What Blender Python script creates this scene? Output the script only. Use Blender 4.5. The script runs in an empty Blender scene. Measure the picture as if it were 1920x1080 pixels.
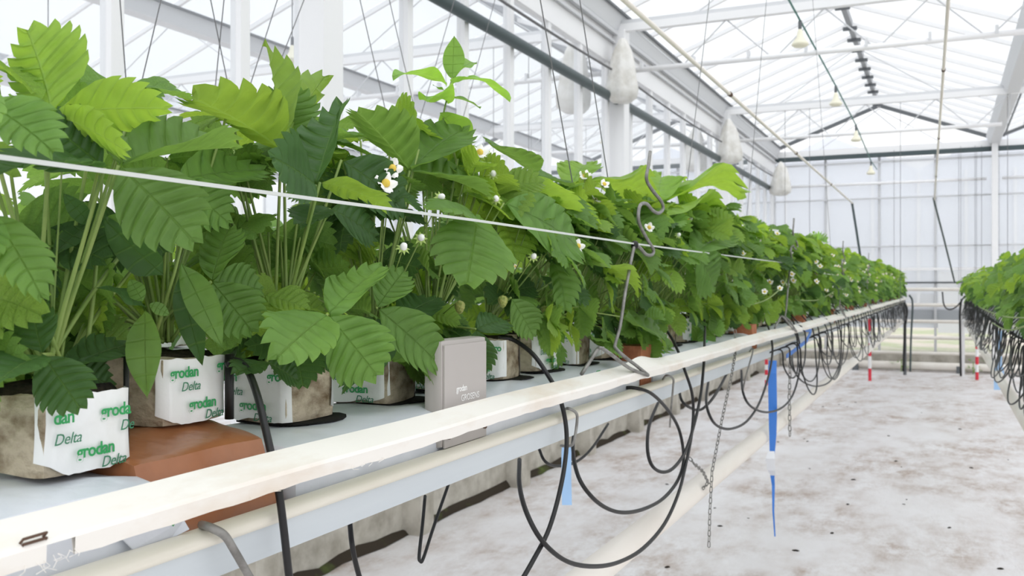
import bpy, math, random
from mathutils import Vector, Matrix
random.seed(7)
R = random.Random(11)
SC = bpy.context.scene
COL = SC.collection
PI = math.pi

# ------------------------------------------------------------------ camera, world, exposure
FPX = 1770.0                       # focal length in pixels of a 1920 wide frame
YAW = math.atan(810.0 / FPX)       # camera turned left of the row direction (+Y)
SA, CA = math.sin(YAW), math.cos(YAW)
H = 1.22                           # camera height above the floor
cam = bpy.data.cameras.new('camera')
cam.sensor_width = 36.0
cam.lens = 36.0 * FPX / 1920.0
cam.clip_start, cam.clip_end = 0.02, 300
cam.dof.use_dof = True
cam.dof.focus_distance = 1.0
cam.dof.aperture_fstop = 15.0
camo = bpy.data.objects.new('camera', cam)
COL.objects.link(camo)
camo.location = (0, 0, H)
camo.rotation_euler = (PI / 2, 0, YAW)
SC.camera = camo

world = bpy.data.worlds.new('overcast_sky')
SC.world = world
world.use_nodes = True
bg = world.node_tree.nodes['Background']
# overcast sky, brighter overhead than at the horizon
_n = world.node_tree.nodes; _l = world.node_tree.links
_tc = _n.new('ShaderNodeTexCoord'); _sx = _n.new('ShaderNodeSeparateXYZ'); _mr = _n.new('ShaderNodeMapRange')
_l.new(_tc.outputs['Generated'], _sx.inputs[0]); _l.new(_sx.outputs[2], _mr.inputs['Value'])
_mr.inputs['From Min'].default_value = 0.0; _mr.inputs['From Max'].default_value = 1.0
_mr.inputs['To Min'].default_value = 1.12; _mr.inputs['To Max'].default_value = 1.85
_l.new(_mr.outputs[0], bg.inputs[1])
bg.inputs[0].default_value = (0.975, 0.985, 1.0, 1)
SC.view_settings.view_transform = 'Standard'
SC.view_settings.look = 'None'
SC.view_settings.exposure = 0.0
SC.view_settings.gamma = 1.0
SC.view_settings.use_curve_mapping = False
if hasattr(SC, 'cycles'):
    SC.cycles.max_bounces = 7
    SC.cycles.diffuse_bounces = 3
    SC.cycles.transparent_max_bounces = 12
sun = bpy.data.lights.new('veiled_sun', 'SUN')
sun.energy = 1.0
sun.angle = 1.2
sun.color = (1.0, 0.985, 0.96)
suno = bpy.data.objects.new('veiled_sun', sun)
COL.objects.link(suno)
suno.rotation_euler = (math.radians(28), math.radians(18), 0)

# ------------------------------------------------------------------ helpers
def W(u, v, X=None, d=None, Y=None):
    """point in the hall on the line of sight of picture point (u, v), at side offset X, depth d or row position Y"""
    dx, dz = (u - 960) / FPX, (540 - v) / FPX
    rx, ry = -SA + dx * CA, CA + dx * SA
    if X is not None: k = X / rx
    elif Y is not None: k = Y / ry
    else: k = d
    return Vector((rx * k, ry * k, dz * k + H))

def mat(name, color, rough=0.5, spec=0.5, metal=0.0):
    m = bpy.data.materials.new(name)
    m.use_nodes = True
    b = m.node_tree.nodes['Principled BSDF']
    b.inputs['Base Color'].default_value = (*color, 1)
    b.inputs['Roughness'].default_value = rough
    b.inputs['Specular IOR Level'].default_value = spec
    b.inputs['Metallic'].default_value = metal
    return m

def N(m, typ, **kw):
    n = m.node_tree.nodes.new(typ)
    for k, v in kw.items(): setattr(n, k, v)
    return n

def L(m, a, b): m.node_tree.links.new(a, b)

def noisy(m, c1, c2, scale=8.0, detail=6.0, lo=0.4, hi=0.6, bump=0.0, stretch=(1, 1, 1), rough=0.6, bscale=None):
    """two colours mixed by noise, with optional fine relief"""
    b = m.node_tree.nodes['Principled BSDF']
    tc = N(m, 'ShaderNodeTexCoord'); mp = N(m, 'ShaderNodeMapping')
    mp.inputs['Scale'].default_value = stretch
    L(m, tc.outputs['Object'], mp.inputs[0])
    nz = N(m, 'ShaderNodeTexNoise')
    nz.inputs['Scale'].default_value = scale; nz.inputs['Detail'].default_value = detail; nz.inputs['Roughness'].default_value = rough
    L(m, mp.outputs[0], nz.inputs['Vector'])
    cr = N(m, 'ShaderNodeValToRGB')
    cr.color_ramp.elements[0].position = lo; cr.color_ramp.elements[1].position = hi
    cr.color_ramp.elements[0].color = (*c1, 1); cr.color_ramp.elements[1].color = (*c2, 1)
    L(m, nz.outputs['Fac'], cr.inputs[0]); L(m, cr.outputs[0], b.inputs['Base Color'])
    if bump:
        bp = N(m, 'ShaderNodeBump'); bp.inputs['Strength'].default_value = bump; bp.inputs['Distance'].default_value = 0.01
        if bscale:
            n2 = N(m, 'ShaderNodeTexNoise'); n2.inputs['Scale'].default_value = bscale; n2.inputs['Detail'].default_value = 4
            L(m, mp.outputs[0], n2.inputs['Vector']); L(m, n2.outputs['Fac'], bp.inputs['Height'])
        else: L(m, nz.outputs['Fac'], bp.inputs['Height'])
        L(m, bp.outputs[0], b.inputs['Normal'])
    return m

def tag(o, label=None, cat=None, group=None, kind=None):
    if label: o['label'] = label
    if cat: o['category'] = cat
    if group: o['group'] = group
    if kind: o['kind'] = kind
    return o

def empty(name, loc=(0, 0, 0)):
    o = bpy.data.objects.new(name, None)
    o.empty_display_size = 0.05
    COL.objects.link(o)
    o.location = loc
    return o

def place(name, me, parent=None, loc=(0, 0, 0), rot=None, scale=None, color=None):
    o = bpy.data.objects.new(name, me)
    COL.objects.link(o)
    if parent: o.parent = parent
    if isinstance(rot, Matrix):
        o.matrix_local = Matrix.Translation(loc) @ rot.to_4x4() @ (Matrix.Scale(scale, 4) if scale else Matrix.Identity(4))
    else:
        o.location = loc
        if rot: o.rotation_euler = rot
        if scale: o.scale = (scale,) * 3 if not hasattr(scale, '__len__') else scale
    if color: o.color = (*color, 1)
    return o

class MB:
    def __init__(s): s.v = []; s.f = []; s.uv = []
    def add(s, vs, fs, uv=None):
        n = len(s.v)
        s.v += [tuple(p) for p in vs]
        s.f += [tuple(i + n for i in f) for f in fs]
        s.uv += uv if uv else [(0, 0)] * len(vs)
        return s
    def box(s, c, sz, rot=None):
        x, y, z = (q / 2 for q in sz)
        vs = [Vector((a * x, b * y, e * z)) for a in (-1, 1) for b in (-1, 1) for e in (-1, 1)]
        if rot: vs = [rot @ p for p in vs]
        vs = [p + Vector(c) for p in vs]
        return s.add(vs, [(0, 1, 3, 2), (4, 6, 7, 5), (0, 4, 5, 1), (2, 3, 7, 6), (0, 2, 6, 4), (1, 5, 7, 3)])
    def bar(s, a, b, w, h):
        """box section bar from a to b"""
        a, b = Vector(a), Vector(b)
        t = (b - a); l = t.length; t.normalize()
        up = Vector((0, 0, 1)) if abs(t.z) < 0.95 else Vector((0, 1, 0))
        x = t.cross(up).normalized(); z = x.cross(t)
        m = Matrix((x, t, z)).transposed()
        return s.box((a + b) / 2, (w, l, h), m)
    def tube(s, pts, r, n=8, cap=True, r2=None):
        pts = [Vector(p) for p in pts]
        k = len(pts)
        prev = None; vs = []
        for i, p in enumerate(pts):
            t = (pts[min(i + 1, k - 1)] - pts[max(i - 1, 0)])
            if t.length < 1e-9: t = Vector((0, 0, 1))
            t.normalize()
            if prev is None:
                q = Vector((0, 0, 1)) if abs(t.z) < 0.9 else Vector((1, 0, 0))
                prev = t.cross(q).normalized()
            prev = (prev - t * prev.dot(t))
            prev.normalize()
            b = t.cross(prev)
            rr = r if r2 is None else r + (r2 - r) * i / (k - 1)
            for j in range(n):
                a = 2 * PI * j / n
                vs.append(p + prev * (rr * math.cos(a)) + b * (rr * math.sin(a)))
        fs = []
        for i in range(k - 1):
            for j in range(n):
                j2 = (j + 1) % n
                fs.append((i * n + j, i * n + j2, (i + 1) * n + j2, (i + 1) * n + j))
        if cap:
            fs.append(tuple(reversed(range(n)))); fs.append(tuple((k - 1) * n + j for j in range(n)))
        return s.add(vs, fs)
    def prism(s, prof, y0, y1, closed=True, segs=1, fn=None):
        """profile of (x, z) pairs run along Y; fn(x, y, z) may move points"""
        k = len(prof); vs = []
        for i in range(segs + 1):
            y = y0 + (y1 - y0) * i / segs
            for x, z in prof:
                p = (x, y, z)
                vs.append(fn(*p) if fn else p)
        fs = []
        for i in range(segs):
            for j in range(k if closed else k - 1):
                j2 = (j + 1) % k
                fs.append((i * k + j, (i + 1) * k + j, (i + 1) * k + j2, i * k + j2))
        if closed:
            fs.append(tuple(range(k))); fs.append(tuple(reversed(range(segs * k, segs * k + k))))
        return s.add(vs, fs)
    def lathe(s, prof, n=16, c=(0, 0, 0), fn=None):
        vs = []; k = len(prof)
        for i, (r, z) in enumerate(prof):
            for j in range(n):
                a = 2 * PI * j / n
                rr = r * (fn(a, i) if fn else 1)
                vs.append((c[0] + rr * math.cos(a), c[1] + rr * math.sin(a), c[2] + z))
        fs = [(i * n + j, i * n + (j + 1) % n, (i + 1) * n + (j + 1) % n, (i + 1) * n + j) for i in range(k - 1) for j in range(n)]
        fs.append(tuple(reversed(range(n)))); fs.append(tuple((k - 1) * n + j for j in range(n)))
        return s.add(vs, fs)
    def mesh(s, name, m=None, smooth=False, origin=(0, 0, 0), auto=None):
        me = bpy.data.meshes.new(name)
        o = Vector(origin)
        me.from_pydata([tuple(Vector(p) - o) for p in s.v], [], s.f)
        if any(u != (0, 0) for u in s.uv):
            ul = me.uv_layers.new(name='UVMap')
            for lp in me.loops: ul.data[lp.index].uv = s.uv[lp.vertex_index]
        if smooth: me.shade_smooth()
        if auto is not None: me.set_sharp_from_angle(angle=math.radians(auto))
        if m: me.materials.append(m)
        return me
    def build(s, name, m, parent=None, origin=None, smooth=False, auto=None):
        """mesh object with its origin at `origin` (world); parents have no rotation"""
        if origin is None:
            origin = parent.location.copy() if parent else Vector((0, 0, 0))
        origin = Vector(origin)
        me = s.mesh(name, m, smooth, origin, auto)
        loc = origin
        q = parent
        while q: loc = loc - q.location; q = q.parent
        return place(name, me, parent, loc)

def smooth_path(pts, n=6):
    """Catmull-Rom through the points"""
    pts = [Vector(p) for p in pts]
    out = []
    for i in range(len(pts) - 1):
        p0 = pts[i - 1] if i else pts[0] * 2 - pts[1]
        p1, p2 = pts[i], pts[i + 1]
        p3 = pts[i + 2] if i + 2 < len(pts) else p2 * 2 - p1
        for k in range(n):
            t = k / n
            out.append(0.5 * ((2 * p1) + (p2 - p0) * t + (2 * p0 - 5 * p1 + 4 * p2 - p3) * t * t + (3 * p1 - p0 - 3 * p2 + p3) * t ** 3))
    out.append(pts[-1])
    return out

# ------------------------------------------------------------------ materials
M = {}
M['white_steel'] = mat('white_steel', (0.89, 0.89, 0.90), 0.45)
M['gutter_grey'] = mat('gutter_grey', (0.70, 0.71, 0.73), 0.5)
M['alu'] = mat('alu', (0.62, 0.63, 0.65), 0.45)
M['ridge'] = mat('ridge', (0.34, 0.35, 0.37), 0.5)
M['dark_pipe'] = mat('dark_pipe', (0.06, 0.085, 0.09), 0.45)
M['dark_edge'] = mat('dark_edge', (0.12, 0.13, 0.14), 0.5)
M['wire'] = mat('wire', (0.14, 0.14, 0.145), 0.5)
M['black_tube'] = mat('black_tube', (0.012, 0.012, 0.013), 0.42, 0.4)
M['galv'] = noisy(mat('galv', (0.4, 0.4, 0.4), 0.45, 0.5, 0.35), (0.17, 0.165, 0.155), (0.30, 0.295, 0.28), 60, 4, 0.35, 0.65)
M['gutter_face'] = noisy(mat('gutter_face', (0.6, 0.65, 0.69), 0.4), (0.56, 0.61, 0.65), (0.64, 0.69, 0.72), 3, 5, 0.35, 0.65, stretch=(1, .3, 4))
M['cream_rail'] = noisy(mat('cream_rail', (0.8, 0.77, 0.68), 0.5), (0.76, 0.72, 0.61), (0.84, 0.81, 0.72), 5, 5, 0.35, 0.65, stretch=(1, .3, 1))
M['film'] = noisy(mat('film', (0.7, 0.74, 0.8), 0.32), (0.62, 0.66, 0.73), (0.74, 0.77, 0.83), 6, 4, 0.35, 0.65, bump=0.25, bscale=22)
M['strip'] = noisy(mat('strip', (0.9, 0.87, 0.82), 0.45), (0.74, 0.65, 0.55), (0.86, 0.83, 0.78), 14, 6, 0.28, 0.5, stretch=(1, .35, 1), bump=0.15)
M['string'] = mat('string', (0.62, 0.65, 0.62), 0.3)
M['brown_film'] = noisy(mat('brown_film', (0.35, 0.13, 0.05), 0.28), (0.27, 0.095, 0.035), (0.42, 0.17, 0.075), 9, 5, 0.3, 0.7, bump=0.5, bscale=14)
M['brick'] = noisy(mat('brick', (0.45, 0.16, 0.08), 0.85), (0.36, 0.12, 0.055), (0.50, 0.20, 0.10), 40, 5, 0.3, 0.7, bump=0.5)
M['rockwool'] = noisy(mat('rockwool', (0.4, 0.33, 0.22), 0.95, 0.1), (0.14, 0.09, 0.045), (0.58, 0.50, 0.38), 26, 8, 0.30, 0.58, bump=0.8, stretch=(1, 1, 1.6))
M['soil'] = noisy(mat('soil', (0.02, 0.02, 0.018), 0.95, 0.1), (0.008, 0.008, 0.007), (0.04, 0.032, 0.022), 90, 5, 0.35, 0.65, bump=0.8)
M['hole'] = mat('hole', (0.012, 0.012, 0.011), 0.8, 0.2)
M['wrap'] = noisy(mat('wrap', (0.86, 0.87, 0.87), 0.4), (0.76, 0.76, 0.72), (0.87, 0.88, 0.88), 10, 5, 0.28, 0.5, bump=0.3, bscale=25)
M['print_green'] = mat('print_green', (0.02, 0.33, 0.09), 0.5)
M['print_dark_green'] = mat('print_dark_green', (0.03, 0.20, 0.10), 0.5)
M['print_white'] = mat('print_white', (0.88, 0.88, 0.87), 0.5)
M['sensor'] = mat('sensor', (0.45, 0.42, 0.40), 0.5)
M['stem'] = noisy(mat('stem', (0.30, 0.42, 0.10), 0.5), (0.15, 0.25, 0.05), (0.26, 0.35, 0.09), 20, 3, 0.35, 0.65)
M['petal'] = mat('petal', (0.92, 0.92, 0.90), 0.6)
M['pistil'] = mat('pistil', (0.75, 0.55, 0.08), 0.7)
M['bud'] = mat('bud', (0.34, 0.46, 0.12), 0.6)
M['berry'] = noisy(mat('berry', (0.5, 0.5, 0.15), 0.5), (0.24, 0.30, 0.06), (0.40, 0.40, 0.12), 160, 2, 0.4, 0.6, bump=0.4)
M['blue'] = mat('blue', (0.04, 0.20, 0.66), 0.4)
M['pale_blue'] = mat('pale_blue', (0.38, 0.60, 0.90), 0.4)
M['red'] = mat('red', (0.72, 0.03, 0.06), 0.5)
M['clear_tag'] = mat('clear_tag', (0.78, 0.80, 0.84), 0.3)
M['rust'] = mat('rust', (0.10, 0.055, 0.035), 0.8)
M['concrete'] = noisy(mat('concrete', (0.5, 0.47, 0.42), 0.9, 0.2), (0.34, 0.31, 0.26), (0.62, 0.59, 0.53), 6, 8, 0.3, 0.6, bump=0.3)
M['moss'] = noisy(mat('moss', (0.08, 0.13, 0.03), 0.95, 0.1), (0.05, 0.04, 0.03), (0.11, 0.15, 0.04), 3, 6, 0.56, 0.70, bump=0.8)
M['hot_pipe'] = noisy(mat('hot_pipe', (0.85, 0.81, 0.75), 0.45), (0.78, 0.72, 0.65), (0.88, 0.84, 0.78), 4, 5, 0.3, 0.6, stretch=(1, .3, 1))
M['bag'] = noisy(mat('bag', (0.74, 0.73, 0.69), 0.35), (0.64, 0.62, 0.57), (0.80, 0.79, 0.76), 9, 5, 0.35, 0.6, bump=0.8, bscale=16)
M['lamp_shade'] = mat('lamp_shade', (0.85, 0.82, 0.66), 0.5)
M['cord_green'] = mat('cord_green', (0.03, 0.16, 0.13), 0.5)
M['outside_soil'] = noisy(mat('outside_soil', (0.5, 0.42, 0.35), 0.95), (0.62, 0.54, 0.46), (0.40, 0.44, 0.25), 0.6, 5, 0.42, 0.6)
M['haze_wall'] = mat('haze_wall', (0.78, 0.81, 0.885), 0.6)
M['grey_panel'] = mat('grey_panel', (0.50, 0.51, 0.53), 0.6)

def glass(name, haze, tint):
    m = bpy.data.materials.new(name); m.use_nodes = True
    nt = m.node_tree; nt.nodes.clear()
    out = N(m, 'ShaderNodeOutputMaterial'); tr = N(m, 'ShaderNodeBsdfTransparent'); df = N(m, 'ShaderNodeBsdfDiffuse')
    tl = N(m, 'ShaderNodeBsdfTranslucent'); m1 = N(m, 'ShaderNodeMixShader'); mx = N(m, 'ShaderNodeMixShader')
    tr.inputs[0].default_value = (0.95, 0.96, 0.965, 1)
    df.inputs[0].default_value = (*tint, 1); tl.inputs[0].default_value = (*tint, 1)
    m1.inputs[0].default_value = 0.5; mx.inputs[0].default_value = haze
    L(m, df.outputs[0], m1.inputs[1]); L(m, tl.outputs[0], m1.inputs[2])
    L(m, tr.outputs[0], mx.inputs[1]); L(m, m1.outputs[0], mx.inputs[2]); L(m, mx.outputs[0], out.inputs[0])
    return m
M['roof_glass'] = glass('roof_glass', 0.10, (0.85, 0.86, 0.9))
M['wall_glass'] = glass('wall_glass', 0.10, (0.85, 0.86, 0.9))
M['hazed_glass'] = glass('hazed_glass', 0.40, (0.90, 0.91, 0.95))

def ground_cover():
    m = mat('ground_cover', (0.8, 0.78, 0.77), 0.55)
    b = m.node_tree.nodes['Principled BSDF']
    tc = N(m, 'ShaderNodeTexCoord')
    def nz(scale, detail, stretch, rough=0.6):
        mp = N(m, 'ShaderNodeMapping'); mp.inputs['Scale'].default_value = stretch
        L(m, tc.outputs['Object'], mp.inputs[0])
        n = N(m, 'ShaderNodeTexNoise'); n.inputs['Scale'].default_value = scale; n.inputs['Detail'].default_value = detail
        n.inputs['Roughness'].default_value = rough
        L(m, mp.outputs[0], n.inputs['Vector']); return n
    def ramp(n, lo, hi, c0=0, c1=1):
        r = N(m, 'ShaderNodeValToRGB'); r.color_ramp.elements[0].position = lo; r.color_ramp.elements[1].position = hi
        r.color_ramp.elements[0].color = (c0, c0, c0, 1); r.color_ramp.elements[1].color = (c1, c1, c1, 1)
        L(m, n.outputs['Fac'], r.inputs[0]); return r
    big = ramp(nz(1.4, 4, (1, .7, 1)), 0.38, 0.60)                  # where people walk dirt in
    fine = ramp(nz(6, 9, (1, .5, 1), 0.78), 0.42, 0.70)
    mul = N(m, 'ShaderNodeMath', operation='MULTIPLY'); L(m, big.outputs[0], mul.inputs[0]); L(m, fine.outputs[0], mul.inputs[1])
    faint = ramp(nz(3, 8, (1, .35, 1), 0.7), 0.38, 0.75, 0, .20)
    ad = N(m, 'ShaderNodeMath', operation='ADD', use_clamp=True); L(m, mul.outputs[0], ad.inputs[0]); L(m, faint.outputs[0], ad.inputs[1])
    mx = N(m, 'ShaderNodeMix', data_type='RGBA')
    mx.inputs[6].default_value = (0.745, 0.73, 0.74, 1); mx.inputs[7].default_value = (0.29, 0.18, 0.11, 1)
    L(m, ad.outputs[0], mx.inputs[0]); L(m, mx.outputs[2], b.inputs['Base Color'])
    bp = N(m, 'ShaderNodeBump'); bp.inputs['Strength'].default_value = 0.35; bp.inputs['Distance'].default_value = 0.03
    w = nz(5, 5, (2.2, .7, 1)); L(m, w.outputs['Fac'], bp.inputs['Height']); L(m, bp.outputs[0], b.inputs['Normal'])
    return m
M['ground_cover'] = ground_cover()

def leaf_material(name, veins=7.0):
    m = bpy.data.materials.new(name); m.use_nodes = True
    nt = m.node_tree; b = nt.nodes['Principled BSDF']; out = nt.nodes['Material Output']
    b.inputs['Roughness'].default_value = 0.48; b.inputs['Specular IOR Level'].default_value = 0.35
    oi = N(m, 'ShaderNodeObjectInfo')
    uv = N(m, 'ShaderNodeUVMap'); sx = N(m, 'ShaderNodeSeparateXYZ'); L(m, uv.outputs[0], sx.inputs[0])
    def mt(op, a, c=None, clamp=False):
        n = N(m, 'ShaderNodeMath', operation=op, use_clamp=clamp)
        for i, q in enumerate((a, c)):
            if q is None: continue
            if isinstance(q, (int, float)): n.inputs[i].default_value = q
            else: L(m, q, n.inputs[i])
        return n.outputs[0]
    ax = mt('ABSOLUTE', sx.outputs[0])
    mid = mt('SUBTRACT', 1.0, mt('DIVIDE', ax, 0.035), True)
    ph = mt('ABSOLUTE', mt('SUBTRACT', mt('FRACT', mt('MULTIPLY', sx.outputs[1], veins)), 0.75))
    lat = mt('MULTIPLY', mt('SUBTRACT', 1.0, mt('DIVIDE', ph, 0.10), True), 0.6)
    vein = mt('MAXIMUM', mid, lat)
    tc = N(m, 'ShaderNodeTexCoord'); nz = N(m, 'ShaderNodeTexNoise')
    nz.inputs['Scale'].default_value = 45; nz.inputs['Detail'].default_value = 5; L(m, tc.outputs['Object'], nz.inputs['Vector'])
    val = mt('ADD', 0.75, mt('MULTIPLY', nz.outputs['Fac'], 0.5))
    val = mt('MULTIPLY', val, mt('ADD', 0.82, mt('MULTIPLY', oi.outputs['Random'], 0.36)))
    hs = N(m, 'ShaderNodeHueSaturation'); L(m, oi.outputs['Color'], hs.inputs['Color']); L(m, val, hs.inputs['Value'])
    mx = N(m, 'ShaderNodeMix', data_type='RGBA'); L(m, mt('MULTIPLY', vein, 0.35), mx.inputs[0]); L(m, hs.outputs[0], mx.inputs[6])
    mx.inputs[7].default_value = (0.20, 0.36, 0.09, 1)
    L(m, mx.outputs[2], b.inputs['Base Color'])
    bp = N(m, 'ShaderNodeBump'); bp.inputs['Strength'].default_value = 0.7; bp.inputs['Distance'].default_value = 0.003
    L(m, mt('SUBTRACT', nz.outputs['Fac'], mt('MULTIPLY', vein, 0.8)), bp.inputs['Height']); L(m, bp.outputs[0], b.inputs['Normal'])
    tl = N(m, 'ShaderNodeBsdfTranslucent')
    h2 = N(m, 'ShaderNodeHueSaturation'); h2.inputs['Hue'].default_value = 0.478; h2.inputs['Saturation'].default_value = 1.08; h2.inputs['Value'].default_value = 1.9
    L(m, mx.outputs[2], h2.inputs['Color']); L(m, h2.outputs[0], tl.inputs[0])
    ms = N(m, 'ShaderNodeMixShader'); ms.inputs[0].default_value = 0.42
    L(m, b.outputs[0], ms.inputs[1]); L(m, tl.outputs[0], ms.inputs[2]); L(m, ms.outputs[0], out.inputs[0])
    return m
M['leaf'] = leaf_material('leaf')
M['weed_leaf'] = leaf_material('weed_leaf', 5.0)
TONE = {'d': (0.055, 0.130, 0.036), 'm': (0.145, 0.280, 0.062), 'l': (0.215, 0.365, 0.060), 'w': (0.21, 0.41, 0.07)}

# ------------------------------------------------------------------ the glasshouse
Y0, Y1 = -2.4, 15.25
PITCH = 3.1
GX = [-2.44 + PITCH * k for k in range(-3, 3)]       # valley gutter lines
TR = [-0.73, 3.27, 7.27, 11.27, 15.25]                # trusses
ZG = 2.06 + H                                         # underside of the valley gutters
ZR = ZG + 0.69                                        # ridge

mb = MB()
nx, ny = 44, 70
fx0, fx1 = -13.0, 7.0
rr = random.Random(3)
vs = []
for j in range(ny + 1):
    for i in range(nx + 1):
        x = fx0 + (fx1 - fx0) * i / nx; y = Y0 + (Y1 - Y0) * j / ny
        vs.append((x, y, 0))
mb.add(vs, [(j * (nx + 1) + i, j * (nx + 1) + i + 1, (j + 1) * (nx + 1) + i + 1, (j + 1) * (nx + 1) + i) for j in range(ny) for i in range(nx)])
floor = mb.build('floor', M['ground_cover'], smooth=True)
tag(floor, 'white woven ground cover soiled with brown footprints', kind='structure')

g = MB(); g.box((0, 60, -0.32), (160, 89, 0.04))
tag(g.build('ground_outside', M['outside_soil']), 'bare ground and grass outside the far glass wall', kind='structure')

# roofs: rafters and panes between them
def rafter_rows():
    ys = []; y = Y0
    while y < 11.2: ys.append(round(y, 3)); y += 0.8
    y = ys[-1] + 0.5
    while y < Y1: ys.append(round(y, 3)); y += 0.5
    return ys
RY = rafter_rows()
slope = math.atan2(ZR - ZG - 0.1, PITCH / 2)
slen = math.hypot(PITCH / 2, ZR - ZG - 0.1)
raf_me = MB().box((0, 0, 0), (slen, 0.028, 0.04)).mesh('rafter', M['white_steel'])
pane_me = {}
for b in range(len(GX) - 1):
    xa, xb = GX[b], GX[b + 1]; xr = (xa + xb) / 2
    root = MB().bar((xr, Y0, ZR), (xr, Y1, ZR), 0.05, 0.07).build('ceiling', M['ridge'], origin=(xr, Y0, ZR))
    tag(root, 'ridge bar of a glass roof bay', kind='structure')
    for y in RY:
        clip = MB().box((0, 0, 0), (0.14, 0.03, 0.035)).mesh('ridge_clip', M['dark_edge']) if b == 3 and y > 9 else None
        if clip: place('ridge_clip', clip, root, (0, y - Y0, -0.05))
    for sgn, xs in ((1, xa), (-1, xb)):
        cx = (xs + xr) / 2; cz = (ZG + 0.1 + ZR) / 2
        for i, y in enumerate(RY):
            place('rafter', raf_me, root, (cx - xr, y - Y0, cz - ZR), (0, -sgn * slope, 0))
            w = (RY[i + 1] if i + 1 < len(RY) else Y1) - y
            if w > 0.1:
                k = round(w, 2)
                if k not in pane_me: pane_me[k] = MB().box((0, 0, 0), (slen, w - 0.03, 0.004)).mesh('pane', M['roof_glass'])
                place('pane', pane_me[k], root, (cx - xr, y + w / 2 - Y0, cz - ZR + 0.03), (0, -sgn * slope, 0))

# valley gutters
for k, x in enumerate(GX):
    mb = MB()
    mb.prism([(x - 0.11, ZG + 0.13), (x - 0.08, ZG + 0.13), (x - 0.05, ZG + 0.03), (x + 0.05, ZG + 0.03), (x + 0.08, ZG + 0.13),
              (x + 0.11, ZG + 0.13), (x + 0.06, ZG), (x - 0.06, ZG)], Y0, Y1)
    o = mb.build('trim_%d' % (k + 1), M['gutter_grey'], origin=(x, Y0, ZG))
    tag(o, 'grey sheet metal valley gutter between two roof bays', kind='structure')
    l = MB(); l.bar((x + 0.125, Y0, ZG + 0.12), (x + 0.125, Y1, ZG + 0.12), 0.015, 0.02); l.build('lip', M['dark_edge'], o)

# the dividing wall on the valley line left of the row: kerb, mullions, panes, top panel
xw = -2.44
wl = MB().box((xw - 0.05, (Y0 + Y1) / 2, 0.17), (0.10, Y1 - Y0, 0.34)).build('wall_left', M['concrete'], origin=(xw, Y0, 0))
tag(wl, 'low concrete kerb carrying the glazed dividing wall', kind='structure')
SP = 0.61
mul_me = MB().box((0, 0, 0), (0.05, 0.052, ZG - 0.34)).mesh('mullion', M['white_steel'])
pw_me = MB().box((0, 0, 0), (0.004, SP - 0.05, ZG - 0.34 - 0.25)).mesh('pane', M['wall_glass'])
foot_me = MB().box((0, 0, 0), (0.13, 0.13, 0.24)).mesh('kerb_foot', M['concrete'])
ys = [2.232 + SP * k for k in range(-7, 22)]
for i, y in enumerate(ys):
    if y > Y1: break
    place('mullion', mul_me, wl, (0, y - Y0, (ZG + 0.34) / 2))
    if y + SP < Y1 + .2: place('pane', pw_me, wl, (0, y + SP / 2 - Y0, (ZG + 0.34) / 2 - 0.125))
    if i % 2 == 0: place('kerb_foot', foot_me, wl, (0.04, y - Y0 + .03, 0.12))
post_me = MB().box((0.02, 0, 0.17), (0.15, 0.14, ZG - .34)).mesh('column', M['white_steel'])
for y in TR[:-1]: place('column', post_me, wl, (0.03, y - Y0, ZG / 2))
MB().prism([(xw + 0.03, ZG - 0.27), (xw + 0.03, ZG), (xw - 0.03, ZG), (xw - 0.03, ZG - 0.27)], Y0, Y1).build('top_panel', M['white_steel'], wl)
for dz, w, dx in ((-0.03, 0.03, 0.06), (-0.1, 0.02, 0.05)):
    MB().bar((xw + dx, Y0, ZG + dz), (xw + dx, Y1, ZG + dz), w, w).build('rail', M['alu'], wl)
mb = MB(); rk = random.Random(5)
n = 120; vs = []
for i in range(n + 1):
    y = Y0 + (Y1 - Y0) * i / n
    w = 0.02 + 0.035 * rk.random()
    vs += [(xw, y, 0.015 + .03 * rk.random()), (xw + w * .5, y, 0.012 + .02 * rk.random()), (xw + w, y, 0.002)]
mb.add(vs, [(i * 3 + j, i * 3 + j + 1, i * 3 + j + 4, i * 3 + j + 3) for i in range(n) for j in range(2)])
mb.build('mossy_dirt', M['moss'], wl, smooth=True)

# other column lines
for x in (GX[0], GX[1], GX[4], GX[5]):
    for y in TR[:-1] + [15.12]:
        if (x > 0) != (y > 15): continue
        o = MB().box((x, y, ZG / 2), (0.08, 0.12, ZG)).build('column', M['white_steel'], origin=(x, y, 0))
        o.name = 'steel_column'
        side = 'right of the aisle' if x > 0 else 'in the bays beyond the dividing wall'
        tag(o, 'white steel roof column standing ' + side, 'column', 'steel columns ' + side)

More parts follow.
